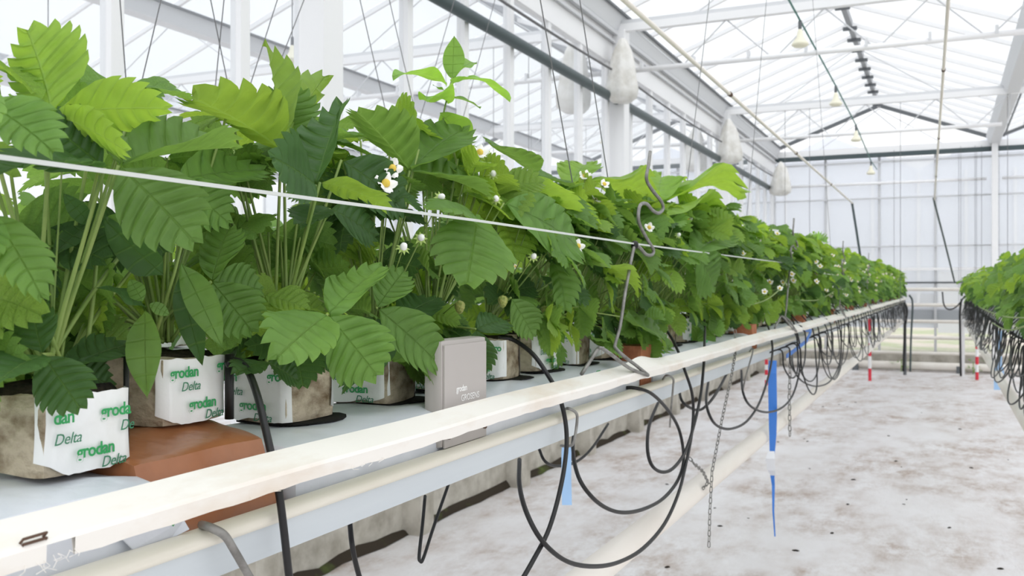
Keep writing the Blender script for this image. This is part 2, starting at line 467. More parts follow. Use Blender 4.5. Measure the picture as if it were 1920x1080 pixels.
# trusses: beam, lower rod and zigzag ties, one per bay
TN = ['nearest', 'second', 'third', 'fourth', 'last']
BN = ['far left', 'left', 'neighbouring left', 'aisle', 'right']
for ti, y in enumerate(TR):
    for b in range(len(GX) - 1):
        xa, xb = GX[b], GX[b + 1]
        r = empty('roof_truss', (xa, y, ZG))
        tag(r, 'white steel lattice truss, %s from the camera, spanning the %s bay' % (TN[ti], BN[b]), 'truss', 'trusses under the glass roof')
        if ti == 4:
            MB().bar((xa, y, ZG + 0.0), (xb, y, ZG + 0.0), 0.08, 0.14).build('beam', M['white_steel'], r)
            MB().bar((xa, y - .045, ZG - 0.06), (xb, y - .045, ZG - 0.06), 0.02, 0.07).build('beam_edge', M['dark_pipe'], r)
        else:
            MB().bar((xa, y, ZG + 0.025), (xb, y, ZG + 0.025), 0.06, 0.06).build('beam', M['white_steel'], r)
            MB().bar((xa, y, ZG + 0.07), (xb, y, ZG + 0.07), 0.05, 0.03).build('beam_edge', M['gutter_grey'], r)
        zl = ZG - 0.32 if ti < 4 else ZG - 0.48
        MB().tube([(xa + .1, y, zl), (xb - .1, y, zl)], 0.021, 8).build('lower_rod', M['white_steel'], r, smooth=True)
        if ti < 4:
            for k in range(5):
                x = xa + 0.2 + k * 0.72
                for s in (-1, 1):
                    if k == 0 and s < 0: continue
                    MB().tube([(x, y, ZG), (min(x + s * 0.34, xb - .05), y, zl)], 0.006, 5).build('tie', M['alu'], r)
        for s in (-1, 1):
            MB().tube([((xa + xb) / 2 + s * .9, y, ZG + .05), ((xa + xb) / 2, y, ZR - .05)], 0.006, 5).build('king_tie', M['alu'], r)
        if ti == 1 or ti == 2:
            for k in range(7):
                MB().box((xa + .25 + k * .42, y, zl + .03), (.02, .05, .06)).build('clamp', M['gutter_grey'], r)

# back wall
wb = MB().box((-3, Y1 + 0.05, 0.13), (20, 0.1, 0.26)).build('wall_back', M['concrete'], origin=(-3, Y1, 0))
tag(wb, 'far glazed end wall of the glasshouse on a concrete kerb', kind='structure')
mm = MB().box((0, 0, 0), (0.035, 0.05, ZG - 0.2)).mesh('mullion', M['alu'])
PW = PITCH / 4
hz_me = MB().box((0, 0, 0), (PW - 0.035, 0.004, ZG - 1.0)).mesh('pane', M['hazed_glass'])
lo_me = MB().box((0, 0, 0), (PW - 0.035, 0.004, 0.62)).mesh('pane', M['wall_glass'])
for k in range(-1, 21):
    x = GX[0] + PW * k
    place('mullion', mm, wb, (x + 3, 0.05, (ZG + 0.2) / 2))
    place('pane', hz_me, wb, (x + PW / 2 + 3, 0.05, 0.9 + (ZG - 1.0) / 2))
    place('pane', lo_me, wb, (x + PW / 2 + 3, 0.05, 0.58))
for z, r, m in ((H + .62, .012, 'alu'), (H + .28, .02, 'white_steel'), (H + 1.9, .015, 'alu'), (H + .08, .014, 'dark_edge'), (H + 1.35, .012, 'alu')):
    MB().bar((-12, Y1 - .0, z), (6.5, Y1 - .0, z), 0.03, r * 2).build('glazing_rail', M[m], wb)
MB().box((-1.75, Y1 + .1, 0.83), (0.9, .02, 0.24)).build('grey_panel', M['grey_panel'], wb)
MB().box((0.0, Y1 + .1, 0.82), (2.4, .02, 0.22)).build('grey_panel', M['grey_panel'], wb)
# gable bars of the end wall
for b in range(len(GX) - 1):
    xa, xb = GX[b], GX[b + 1]; xr = (xa + xb) / 2
    for x in (xa, xb): MB().bar((x, Y1, ZG + .1), (xr, Y1, ZR), 0.05, 0.05).build('gable_bar', M['dark_edge'], wb)
# heating pipes along the end wall
for i, z in enumerate((1.20, 0.97, 0.73, 0.49, 0.26, 0.06)):
    o = MB().tube([(-2.3, Y1 - .12, z), (6.4, Y1 - .12, z)], 0.026, 10).build('wall_pipe', M['hot_pipe'], origin=(-2.3, Y1 - .12, z), smooth=True)
    names = ['topmost', 'second from the top', 'third from the top', 'third from the floor', 'second from the floor', 'lowest']
    tag(o, 'white heating pipe along the far wall, %s of six' % names[i], 'pipe', 'heating pipes on the far wall')
o = empty('wall_duct', (-2.3, Y1 - .3, 0))
tag(o, 'thick white pipe lying on the floor along the far wall', 'pipe')
MB().tube([(-2.2, Y1 - .3, .09), (6.4, Y1 - .3, .09)], 0.055, 12).build('pipe_run', M['hot_pipe'], o, smooth=True)
for x in (-1.2, .2, 1.6): MB().box((x, Y1 - .3, .05), (.08, .14, .1)).build('saddle', M['dark_edge'], o)

# neighbouring glasshouse seen through the end wall
yn = 18.6
nb = empty('neighbour_glasshouse', (0, yn, 0))
tag(nb, 'pale neighbouring glasshouse with zigzag roof seen through the far wall', 'greenhouse')
vx = -0.42
prof = [(-12.8, 0.5)]
for k in range(-4, 4):
    prof += [(vx + PITCH * k, H + 2.15), (vx + PITCH * (k + .5), H + 2.85)]
prof = [p for p in prof if p[0] > -13] + [(vx + PITCH * 3.5, 0.5)]
mb = MB(); n = len(prof)
mb.add([(x, yn, z) for x, z in prof] + [(x, yn + 6, z) for x, z in prof],
       [tuple(range(n)), tuple(reversed(range(n, 2 * n)))] + [(i, i + n, (i + 1) % n + n, (i + 1) % n) for i in range(n)])
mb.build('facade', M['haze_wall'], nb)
MB().box((-1, yn - .02, H - .35), (26, .04, .5)).build('plinth', M['grey_panel'], nb)
for k in range(-16, 16):
    MB().box((vx + PITCH / 4 * k, yn - .03, H + .9), (.05, .04, 2.4)).build('facade_bar', M['white_steel'], nb)
MB().box((.45, yn - .06, H - .25), (1.1, .08, 1.1)).build('door_leaf', M['white_steel'], nb)

# long dark pipe, cable along the dividing wall
mb = MB(); mb.tube([(-2.375, Y0, 1.498 + H), (-2.375, Y1 - .1, 1.498 + H)], 0.036, 12)
tag(mb.build('dark_pipe', M['dark_pipe'], origin=(-2.375, Y0, 1.498 + H), smooth=True), 'dark green-grey pipe running along the dividing wall below the roof', 'pipe')
mb = MB(); pts = [(-2.34, y, 1.70 + H - .03 * math.sin(PI * ((y + .73) % 4) / 4)) for y in [Y0 + .4 * i for i in range(44)]]
mb.tube(pts, 0.009, 6)
tag(mb.build('power_cable', M['wire'], origin=(-2.34, Y0, 1.7 + H)), 'thin black cable slung along the dividing wall above the dark pipe', 'cable')
mb = MB(); mb.tube([(GX[1], Y0 + 3, 1.75 + H), (GX[1], Y1, 1.75 + H)], 0.03, 10)
tag(mb.build('white_pipe', M['white_steel'], origin=(GX[1], Y0 + 3, 1.75 + H), smooth=True), 'white pipe under the valley gutter in the bay left of the dividing wall', 'pipe')

# overhead feed pipes over the two rows
def feed_pipe(a, b, drop, label, label2):
    a, b = Vector(a), Vector(b)
    o = empty('feed_pipe', a)
    tag(o, label, 'pipe')
    MB().tube([a, b], 0.007, 8).build('pipe_run', M['hot_pipe'], o, smooth=True)
    n = 4
    for i in range(1, n): 
        p = a.lerp(b, i / n); q = p + (b - a).normalized() * .03
        MB().tube([p, q], 0.009, 8).build('coupling', M['rust'], o)
    MB().tube(smooth_path([b, b + Vector((0, .02, -.02)), b.lerp(Vector(drop), .5), Vector(drop)]), 0.010, 8).build('supply_hose', M['dark_pipe'], o, smooth=True)
p0, p1 = W(1040, -116, X=-.72), W(1598, 381, X=-.72)
feed_pipe(p0, p1, W(1613, 480, X=-.66), 'thin cream feed pipe slanting over the left plant row towards the far end', '')
feed_pipe(W(1790, -170, d=2.6), W(1752, 375, d=9.5), W(1790, 530, d=11.5), 'thin cream feed pipe hanging above the right plant row', '')

# hanging lamps on a cord
def lamp(p, label):
    o = empty('hanging_lamp', p); tag(o, label, 'lamp', 'hanging lamps')
    MB().lathe([(.009, .07), (.011, .065), (.012, .02), (.010, .01)], 10, p).build('socket', M['dark_edge'], o, smooth=True)
    MB().lathe([(.011, .01), (.018, -.008), (.023, -.04), (.052, -.08), (.056, -.092), (.04, -.104), (.003, -.108)], 14, p).build('bulb', M['lamp_shade'], o, smooth=True)
lp = [W(1500, 58, X=-.86), W(1567, 176, X=-.86), W(1605, 247, X=-.86), W(1633, 312, X=-.86)]
ln = ['nearest', 'second', 'third', 'farthest']
for p, n in zip(lp, ln): lamp(p, 'cream lamp bulb hanging on the cord above the aisle, %s of four' % n)
d = (lp[1] - lp[0])
pts = [lp[0] - d * 2.2 + Vector((0, 0, .06))]
for i, p in enumerate(lp):
    pts.append(p + Vector((0, 0, .07)))
pts.append(lp[-1] + Vector((0, 1.2, .1)))
mb = MB(); mb.tube(pts, 0.007, 6)
tag(mb.build('lamp_cord', M['cord_green'], origin=pts[0]), 'dark green cord carrying the lamps above the aisle', 'cord')
for p in (W(548, 88, X=-4.1), W(1132, 255, X=-4.1)):
    o = MB().tube([p + Vector((0, 0, .06)), Vector((p.x, p.y, ZR))], .004, 6).build('lamp_cord', M['wire'], origin=p)
    tag(o, 'thin cord holding the %s lamp in the bay behind the dividing wall' % ('nearer' if p.y < 7 else 'farther'), 'cord')
lamp(W(548, 88, X=-4.1), 'cream lamp bulb hanging in the bay behind the dividing wall, nearer one')
lamp(W(1132, 255, X=-4.1), 'cream lamp bulb hanging in the bay behind the dividing wall, farther one')

# plastic bags tied to the columns
def bag(p, h, w, label, seed):
    rg = random.Random(seed)
    o = empty('plastic_bag', p); tag(o, label, 'bag', 'white bags tied up on the columns')
    ph = [rg.random() * 6 for _ in range(4)]
    fn = lambda a, i: 1 + .12 * math.sin(3 * a + ph[0] + i * .3) + .07 * math.sin(7 * a + ph[1])
    prof = [(.015, h * .5), (.03, h * .47), (.045, h * .40), (w * .28, h * .3), (w * .36, h * .15), (w * .44, -h * .1), (w * .52, -h * .3), (w * .50, -h * .43), (w * .3, -h * .5), (.01, -h * .49)]
    MB().lathe(prof, 28, p, fn).build('bag_film', M['bag'], o, smooth=True)
    MB().lathe([(.022, h * .46), (.03, h * .45), (.022, h * .44)], 10, p).build('knot', M['string'], o)
bag(W(1167, 132, X=-2.28), .50, .24, 'white plastic bag tied to the nearest wide column beside the dark pipe', 1)
bag(W(1366, 265, X=-2.28), .52, .27, 'white plastic bag tied to the second wide column', 2)
bag(W(1464, 335, X=-2.2), .5, .28, 'white plastic bag at the far end of the dividing wall', 3)
bag(W(1078, 140, X=-2.72), .62, .26, 'white plastic bag hanging behind the dividing wall', 4)
bag(W(1305, 278, X=-2.72), .55, .26, 'white plastic bag behind the dividing wall, half hidden by mullions', 5)

# suspension wires
def wire(u0, v0, u1, v1, X, label, r=.0011):
    a, b = W(u0, v0, X=X), W(u1, v1, X=X)
    t = (a - b)
    a2 = b + t * ((ZG + .5 - b.z) / t.z) if t.z > .05 else a
    if (a2 - b).length > 6: a2 = a
    o = MB().tube([b, a2], r, 5).build('suspension_wire', M['wire'], origin=b)
    tag(o, label, 'wire', 'thin wires carrying the plant gutters')
RX = -0.62
near = [(1013, 0, 1080, 380), (1087, 0, 1147, 380), (1330, 0, 1285, 370), (1437, 0, 1398, 430), (1524, 0, 1558, 470)]
for i, w in enumerate(near):
    wire(*w, RX, 'thin dark suspension wire rising from the near plant row, %s from the left' % ['first', 'second', 'third', 'fourth', 'fifth'][i])
back = [(675, 0, 735, 260), (730, 0, 790, 260), (852, 0, 780, 250), (928, 0, 866, 230), (225, 0, 240, 200), (302, 0, 250, 220), (395, 0, 440, 220),
        (420, 0, 402, 180), (520, 0, 450, 220), (570, 0, 520, 130)]
for i, w in enumerate(sorted(back)): wire(*w, -1.66, 'thin suspension wire of the row behind, %s from the left at top' % ['first', 'second', 'third', 'fourth', 'fifth', 'sixth', 'seventh', 'eighth', 'ninth', 'tenth'][i], .0015)
rw = random.Random(21)
for k in range(18):
    x = rw.choice([-.62, .42, .42, 1.46, -1.66]); y = 9 + rw.random() * 5.5; s = 0; y = rw.choice([11.27, 15.2, 15.2]) + rw.uniform(-.02, .02); x += rw.uniform(-.3, .3)
    o = MB().tube([(x, y, H - .2), (x, y + s, ZG)], .0028, 5).build('suspension_wire', M['wire'], origin=(x, y, H - .2))
    tag(o, 'thin dark suspension wire near the far end wall', 'wire', 'thin wires near the far end wall')
for k in range(16):
    x = rw.choice([-3.3, -4.2, -5.1, -6, -7]); y = rw.choice(TR[1:4]); s = 0; x += rw.uniform(-.4, .4)
    o = MB().tube([(x, y, H - .2), (x, y + s, ZG)], .0028, 5).build('suspension_wire', M['wire'], origin=(x, y, H - .2))
    tag(o, 'thin dark suspension wire in the bays behind the dividing wall', 'wire', 'thin wires behind the dividing wall')

# ------------------------------------------------------------------ the near plant row (heights relative to the floor)
XS_IN, XS, ZS_IN, ZS, ZS_LO = -0.504, -0.480, H - 0.1345, H - 0.146, H - 0.160     # support strip: inner edge, crease, lower edge
ZL = H - 0.190          # gutter ledge
ZSLAB = H - 0.1385      # top of the slabs
YE = 14.3               # end of the rows

def gutter_row(x0, sgn, y0, y1, label):
    """hanging gutter: front at x0, going to the side -sgn"""
    o = empty('plant_gutter', (x0, y0, ZL)); tag(o, label, 'gutter')
    X = lambda q: x0 - sgn * q
    pf = [(X(0), ZL - .005), (X(.003), ZL - .036), (X(.02), ZL - .040), (X(.19), ZL - .040), (X(.207), ZL - .036), (X(.21), ZL - .005),
          (X(.206), ZL - .005), (X(.19), ZL - .034), (X(.02), ZL - .034), (X(.004), ZL - .005)]
    MB().prism(pf, y0, y1).build('channel', M['gutter_face'], o)
    for q in (.004, .206):
        pr = [(X(q) + .012 * math.cos(a), ZL - .002 + .0075 * math.sin(a)) for a in [2 * PI * k / 12 for k in range(12)]]
        MB().prism(pr, y0, y1).build('rim', M['cream_rail'], o, smooth=True, auto=50)
    return o
gutter_row(-0.514, 1, -0.6, YE, 'pale grey hanging gutter with cream rim under the near plant row')
gutter_row(-1.555, 1, -0.6, YE, 'pale grey hanging gutter under the row behind the near one')
gutter_row(0.315, -1, 1.2, YE, 'pale grey hanging gutter under the right plant row')

# support strips in lengths
def strip(y0, y1, label, bump=None, notch=False):
    rg = random.Random(int(y0 * 100) + 5)
    n = max(8, int((y1 - y0) / 0.02)) if y0 < 3 else max(8, int((y1 - y0) / .06))
    n = min(n, 300)
    ph = rg.random() * 6
    vs = []; ok = []
    for i in range(n + 1):
        y = y0 + (y1 - y0) * i / n
        dz = .0012 * math.sin(y * 4 + ph) + .0006 * math.sin(y * 13)
        e = max(0, 1 - (y - y0) / .12) if y0 > 0 else 0
        dz += .004 * e * e
        lift = 0
        if bump:
            lift = .010 * math.exp(-((y - bump) / .07) ** 2)
        j = rg.uniform(-.0008, .0008)
        vs += [(XS_IN, y, ZS_IN + dz + lift), (XS_IN, y, ZS_IN + dz + lift - .0012), (XS - .002, y, ZS + dz + lift * .4 + .001),
               (XS, y, ZS + dz + lift * .4), (XS + .0015, y, ZS - .003 + dz), (XS + .001, y, ZS_LO + dz + j), (XS - .0006, y, ZS_LO + dz + j),
               (XS - .002, y, ZS - .003 + dz)]
    order = [0, 3, 4, 5, 6, 7, 2, 1]
    fs = []
    for i in range(n):
        y = y0 + (y1 - y0) * i / n
        for a in range(8):
            p, q = order[a], order[(a + 1) % 8]
            if notch and 0.375 < y < 0.405 and p in (4, 5, 6) and q in (5, 6, 7): continue
            fs.append((i * 8 + p, i * 8 + q, i * 8 + 8 + q, i * 8 + 8 + p))
    fs.append(tuple(order)); fs.append(tuple(n * 8 + k for k in reversed(order)))
    mb = MB().add(vs, fs)
    o = empty('support_strip', (XS, y0, ZS)); tag(o, label, 'strip', 'white support strips along the near row')
    mb.build('strip_band', M['strip'], o)
    return o
s0 = strip(-0.55, 3.65, 'long white plastic support strip along the front of the nearest gutter stretch', bump=1.66, notch=True)
strip(3.66, 4.48, 'short white support strip, second along the near row')
strip(4.49, 5.3, 'short white support strip, third along the near row')
strip(5.31, 7.3, 'white support strip, fourth along the near row')
strip(7.31, 14.2, 'white support strip, farthest along the near row')
for q in (0, 1):                      # rusty staple through the strip
    a, b = W(40, 1016 + q * 10, X=XS - .001), W(84, 1003 + q * 10, X=XS - .001)
    nrm = Vector((.004, 0, .004))
    MB().tube([a - nrm, a + nrm * .4, b + nrm * .4, b - nrm], .0009, 6).build('staple', M['rust'], s0)
rf = random.Random(9)
for k in range(18):                   # frayed edge
    y = rf.choice([rf.uniform(.36, .41), rf.uniform(.36, .41), rf.uniform(.70, .76), rf.uniform(.56, .60)])
    ln_ = rf.uniform(.003, .009) if y < .5 else rf.uniform(.002, .006)
    a = Vector((XS + .0005, y, ZS_LO + .002))
    MB().tube([a, a + Vector((rf.uniform(.001, .004), rf.uniform(-.004, .004), -ln_ * .6)), a + Vector((rf.uniform(0, .004), rf.uniform(-.007, .007), -ln_))], .00022, 4).build('frayed_thread', M['strip'], s0)

# bricks and slabs
BR = [(0.50, 0.685)] + [(1.765 + 1.17 * k, 1.84 + 1.17 * k) for k in range(11)]
def soft_box(x0, x1, y0, y1, z0, z1, r, nx=6, ny=20, nz=4, amp=.001, seed=1, fn=None):
    """rounded, slightly creased box as grid shell"""
    rg = random.Random(seed); ph = [rg.random() * 9 for _ in range(8)]
    mb = MB()
    cx, cy, cz = (x0 + x1) / 2, (y0 + y1) / 2, (z0 + z1) / 2
    hx, hy, hz = (x1 - x0) / 2, (y1 - y0) / 2, (z1 - z0) / 2
    def P(a, b, c):
        p = Vector((a * hx, b * hy, c * hz))
        q = Vector([max(-h + r, min(h - r, s)) for s, h in zip(p, (hx, hy, hz))])
        dd = p - q
        if dd.length > 1e-9: p = q + dd.normalized() * r
        w = Vector((cx, cy, cz)) + p
        nrm = dd.normalized() if dd.length > 1e-9 else Vector((0, 0, 1))
        a_ = amp * (math.sin(w.y * 61 + ph[0] + 40 * w.z) + math.sin(w.x * 83 + w.y * 29 + ph[1]) + .7 * math.sin(w.z * 120 + w.y * 17 + ph[2]))
        w += nrm * a_
        return fn(w) if fn else w
    def face(fnc, n, m):
        vs = [fnc(-1 + 2 * i / n, -1 + 2 * j / m) for j in range(m + 1) for i in range(n + 1)]
        mb.add(vs, [(j * (n + 1) + i, j * (n + 1) + i + 1, (j + 1) * (n + 1) + i + 1, (j + 1) * (n + 1) + i) for j in range(m) for i in range(n)])
    face(lambda a, b: P(a, b, 1), nx, ny); face(lambda a, b: P(-a, b, -1), nx, ny)
    face(lambda a, b: P(1, a, b), ny, nz); face(lambda a, b: P(-1, -a, b), ny, nz)
    face(lambda a, b: P(-a, 1, b), nx, nz); face(lambda a, b: P(a, -1, b), nx, nz)
    return mb
SLABS = []
ya = -0.55
for i, (a, b) in enumerate(BR + [(YE - .05, YE)]):
    nm = 'nearest the camera' if i == 0 else None
    if a - ya > .3:
        fnm = None
        mb = soft_box(-0.69, -0.528, ya, a + (.035 if i == 0 else -.005), ZL - .032, ZSLAB, .018, 6, min(44, int((a - ya) / .03)), 5, .0012, i)
        o = empty('grow_slab', (-.61, (ya + a) / 2, ZL - .03))
        pos = ['nearest in the row, left of the brown wrapped block', 'between the brown wrapped block and the first brick', 'right after the first brick', 'after the second brick'][i] if i < 4 else None
        tag(o, 'white film-wrapped growing slab ' + pos if pos else 'white film-wrapped growing slab in the far stretch of the near row', 'grow slab', 'growing slabs of the near row')
        mb.build('film_sleeve', M['film'], o, smooth=True, auto=60)
        SLABS.append((ya, a, o))
    ya = b + .005
    if i == 0 or i >= len(BR): continue
    o = soft_box(-.69, -.533, a, b, ZL - .032, H - .112, .003, 4, 4, 4, .0004, i).build('brick', M['brick'], origin=(-.61, (a + b) / 2, ZL - .03))
    nm = ['first', 'second', 'third', 'fourth'][i - 1] if i < 5 else None
    tag(o, 'terracotta brick between white slabs, %s along the near row' % nm if nm else 'terracotta brick between slabs near the far row end', 'brick', 'bricks in the near row')
def squash(w):
    # wrapped block: sloping front shoulder
    return w
o = empty('wrapped_block', (-.61, .59, ZL - .03)); tag(o, 'block wrapped in shiny brown plastic film between two white slabs', 'block')
def fnb(w):
    w = w.copy()
    k = max(0, min(1, (w.z - (ZL - .032)) / .10)); f = (w.x + .69) / .166
    w.x -= .036 * k * f * f
    if w.z > H - .15: w.z -= max(0, (w.x + .62)) * .22
    return w
soft_box(-.69, -.524, .532, .684, ZL - .032, H - .121, .004, 18, 22, 10, .0008, 77, fnb).build('brown_film', M['brown_film'], o, smooth=True, auto=40)
def flap(pts, name, m, parent):
    mb = MB(); n = len(pts); q = Vector((-.0006, 0, -.0006))
    mb.add([Vector(p) for p in pts] + [Vector(p) + q for p in pts], [tuple(range(n)), tuple(reversed(range(n, 2 * n)))] + [(i, i + n, (i + 1) % n + n, (i + 1) % n) for i in range(n)])
    return mb.build(name, m, parent)
# loose film end of the nearest slab lying over the brown block
SL0 = SLABS[0][2]
xf = -.522
flap([W(205, 985, X=xf), W(345, 975, X=xf + .003), W(355, 992, X=xf + .006), W(320, 1010, X=xf), W(250, 1030, X=xf)], 'film_flap', M['film'], SL0)
flap([W(318, 979, X=xf + .004), W(330, 978, X=xf + .0045), W(326, 986, X=xf + .004)], 'green_print', M['print_green'], SL0)
for (u, v, k) in ((1005, 738, 1), (1062, 716, 1), (1245, 660, 1), (1122, 698, 1), (1325, 640, 2)):
    a = W(u, v, X=-.5285)
    MB().box(a, (.001, .018, .006)).build('green_print', M['print_green'], SLABS[min(k, len(SLABS) - 1)][2])

def text_me(body, size, m, shear=0, bold=0, space=1.0):
    cu = bpy.data.curves.new('lettering', 'FONT'); cu.body = body; cu.size = size; cu.shear = shear; cu.offset = bold; cu.space_character = space
    cu.align_x = 'LEFT'; cu.resolution_u = 3; cu.extrude = 0.0001
    ob = bpy.data.objects.new('lettering', cu); COL.objects.link(ob)
    dg = bpy.context.evaluated_depsgraph_get()
    me = bpy.data.meshes.new_from_object(ob.evaluated_get(dg))
    me.materials.clear(); me.materials.append(m)
    bpy.data.objects.remove(ob); bpy.data.curves.remove(cu)
    return me
T_G = text_me('grodan', .0135, M['print_green'], 0, .00028, .92)
T_D = text_me('Delta', .0115, M['print_dark_green'], .28, 0.0, .95)
T_dan = text_me('dan', .0135, M['print_green'], 0, .00028, .92)
T_groda = text_me('groda', .0135, M['print_green'], 0, .00028, .92)
T_gr = text_me('gro', .0135, M['print_green'], 0, .00028, .92)
T_De = text_me('De', .0115, M['print_dark_green'], .28, 0.0, .95)
T_S1 = text_me('grodan', .0105, M['print_white'], 0, .00012, .92)
T_S2 = text_me('GROSENS', .0110, M['print_white'], 0, 0, 1.0)

# ------------------------------------------------------------------ rockwool blocks
BS, BH = .078, .060
def core_mesh(seed):
    rg = random.Random(seed)
    mb = soft_box(-BS / 2, BS / 2, -BS / 2, BS / 2, 0, BH, .004, 7, 7, 6, .0009, seed)
    return mb.mesh('core', M['rockwool'], True)
CORES = [core_mesh(s) for s in range(4)]
def wrap_mesh(seed):
    """film on the +X side, edges turned round the corners, torn lower edge"""
    rg = random.Random(seed); mb = MB(); n, m = 16, 8
    ph = rg.random() * 6
    vs = []
    for j in range(m + 1):
        for i in range(n + 1):
            a = -1 + 2 * i / n; c = j / m
            y = a * (BS / 2 + .0015); x = BS / 2 + .0034 + .001 * math.sin(5 * a + ph + 3 * c) + .0012 * (1 - c) * math.cos(a * 2 + ph)
            if abs(a) > .93: x -= .010 * (abs(a) - .93) / .07
            lo = .001 + .004 * max(0, math.sin(a * 3.1 + ph)) + rg.uniform(0, .0012) + (.009 * max(0, a - .55) / .45 if seed % 2 else .007 * max(0, -a - .5) / .5)
            z = lo + (BH - .001 - lo) * c + (0 if j < m else rg.uniform(-.0008, .0012))
            vs.append((x, y, z))
    k = len(vs)
    vs += [(x - .0007, y, z) for x, y, z in vs]
    g = [(j * (n + 1) + i, j * (n + 1) + i + 1, (j + 1) * (n + 1) + i + 1, (j + 1) * (n + 1) + i) for j in range(m) for i in range(n)]
    g += [tuple(reversed([q + k for q in f])) for f in g]
    mb.add(vs, g)
    return mb.mesh('wrap', M['wrap'], True)
WRAPS = [wrap_mesh(s) for s in range(5)]
def soil_mesh():
    rg = random.Random(4); mb = MB(); n = 14
    vs = [(0, 0, .006)]
    for ring, (r, z) in enumerate(((.5, .007), (.85, .003), (.97, -.002))):
        for i in range(n):
            a = 2 * PI * i / n; q = 1 / max(abs(math.cos(a)), abs(math.sin(a)))
            rr = BS / 2 * r * min(q, 1.3)
            vs.append((rr * math.cos(a), rr * math.sin(a), z + rg.uniform(-.002, .003)))
    fs = [(0, 1 + i, 1 + (i + 1) % n) for i in range(n)]
    for k in range(2):
        fs += [(1 + k * n + i, 1 + (k + 1) * n + i, 1 + (k + 1) * n + (i + 1) % n, 1 + k * n + (i + 1) % n) for i in range(n)]
    mb.add(vs, fs); return mb.mesh('soil_top', M['soil'], True)
SOIL = soil_mesh()
def hole_mesh(seed):
    rg = random.Random(seed); n = 22; mb = MB()
    vs = []
    for i in range(n):
        a = 2 * PI * i / n; q = 1 / max(abs(math.cos(a)), abs(math.sin(a)))
        r = (BS / 2 + .005) * min(q, 1.22) + rg.uniform(-.002, .004) + (.007 if math.cos(a - .5) > .6 else 0)
        vs.append((r * math.cos(a), r * math.sin(a), .0016))
    vs += [(x, y, 0) for x, y, z in vs]
    mb.add(vs, [tuple(range(n)), tuple(reversed(range(n, 2 * n)))] + [(i, i + n, (i + 1) % n + n, (i + 1) % n) for i in range(n)])
    return mb.mesh('planting_hole', M['hole'])
HOLES = [hole_mesh(s) for s in range(4)]

def block(i, x, y, z, typ, yaw, text, label, group, hole=True):
    o = empty('rockwool_block', (x, y, z)); o.rotation_euler = (0, 0, yaw)
    tag(o, label, 'growing block', group)
    place('core', CORES[i % 4], o)
    base = 0 if typ == 'A' else -PI / 2
    for s in range(2):
        if s == 1 and not text: break
        w = place('wrap', WRAPS[(i * 2 + s) % 5], o, (0, 0, 0), (0, 0, base + s * PI))
        if text and s == 0:
            # print on the film: local x of the letters runs along the face
            rt = Matrix(((0, 0, 1), (1, 0, 0), (0, 1, 0)))
            rg = random.Random(i)
            xx = BS / 2 + .0064
            if i == 0: lay = [(T_dan, -.036, .040), (T_D, -.036, .025), (T_groda, .006, .040), (T_De, .024, .028), (T_G, -.016, .013), (T_D, .006, .003)]
            elif i == 1: lay = [(T_G, -.037, .043), (T_D, -.024, .031), (T_gr, .022, .046), (T_G, -.014, .014), (T_D, .006, .004)]
            else: lay = [(T_dan, -.037, .042), (T_D, -.036, .028), (T_G, -.016, .014), (T_D, .002, .003), (T_gr, .020, .044)]
            for me, yy, zz in lay: place('printed_lettering', me, w, (xx, yy, zz), rt)
    place('soil_top', SOIL, o, (0, 0, BH - .002))
    if hole:
        so = None
        for a, b, s in SLABS:
            if a <= y <= b: so = s
        if so:
            place('planting_hole', HOLES[i % 4], so, Vector((x + (.014 if i == 0 else .006), y + (.014 if i == 0 else .008), z - .0012)) - so.location)
    return o

def block_types(i): return 'AABBBBAB'[i] if i < 8 else ('A' if i % 3 == 0 else 'B')
PY = [.505, .648, .80, .975, 1.13, 1.29, 1.445, 1.60]
BX = [-.616, -.648, -.632, -.632, -.64, -.63, -.635, -.63]
while PY[-1] < YE - .25:
    PY.append(PY[-1] + .152); BX.append(-.63 + R.uniform(-.01, .01))
BL = ['white-wrapped growing block at the left picture edge with green lettering and a dark cut below',
      'white-wrapped growing block standing on the brown film-wrapped block',
      'growing block just right of the brown wrapped block, tan bare face to the aisle',
      'growing block left of the grey sensor box, tan bare face to the aisle',
      'growing block hidden behind the grey sensor box',
      'growing block just right of the grey sensor box',
      'second growing block right of the grey sensor box',
      'third growing block right of the grey sensor box']
ZB = []
for i, (x, y) in enumerate(zip(BX, PY)):
    z = ZSLAB + .002
    if i == 1: z = H - .121
    ZB.append(z)
    yaw = [.02, .03, -.04, .05, 0, .1, -.08, .05][i] if i < 8 else R.uniform(-.12, .12)
    lab = BL[i] if i < 8 else ('growing block of the near row, %s one beyond the sensor box' % ['fourth','fifth','sixth','seventh','eighth','ninth','tenth','eleventh','twelfth','thirteenth','fourteenth','fifteenth','sixteenth','seventeenth','eighteenth','nineteenth','twentieth','twenty-first','twenty-second','twenty-third','twenty-fourth','twenty-fifth','twenty-sixth'][i - 8] if y < 5 else 'growing block in the far stretch of the near row')
    block(i, x, y, z, block_types(i), yaw, y < 3.6, lab, None if i < 8 else ('blocks mid row' if y < 5 else 'blocks far row'))

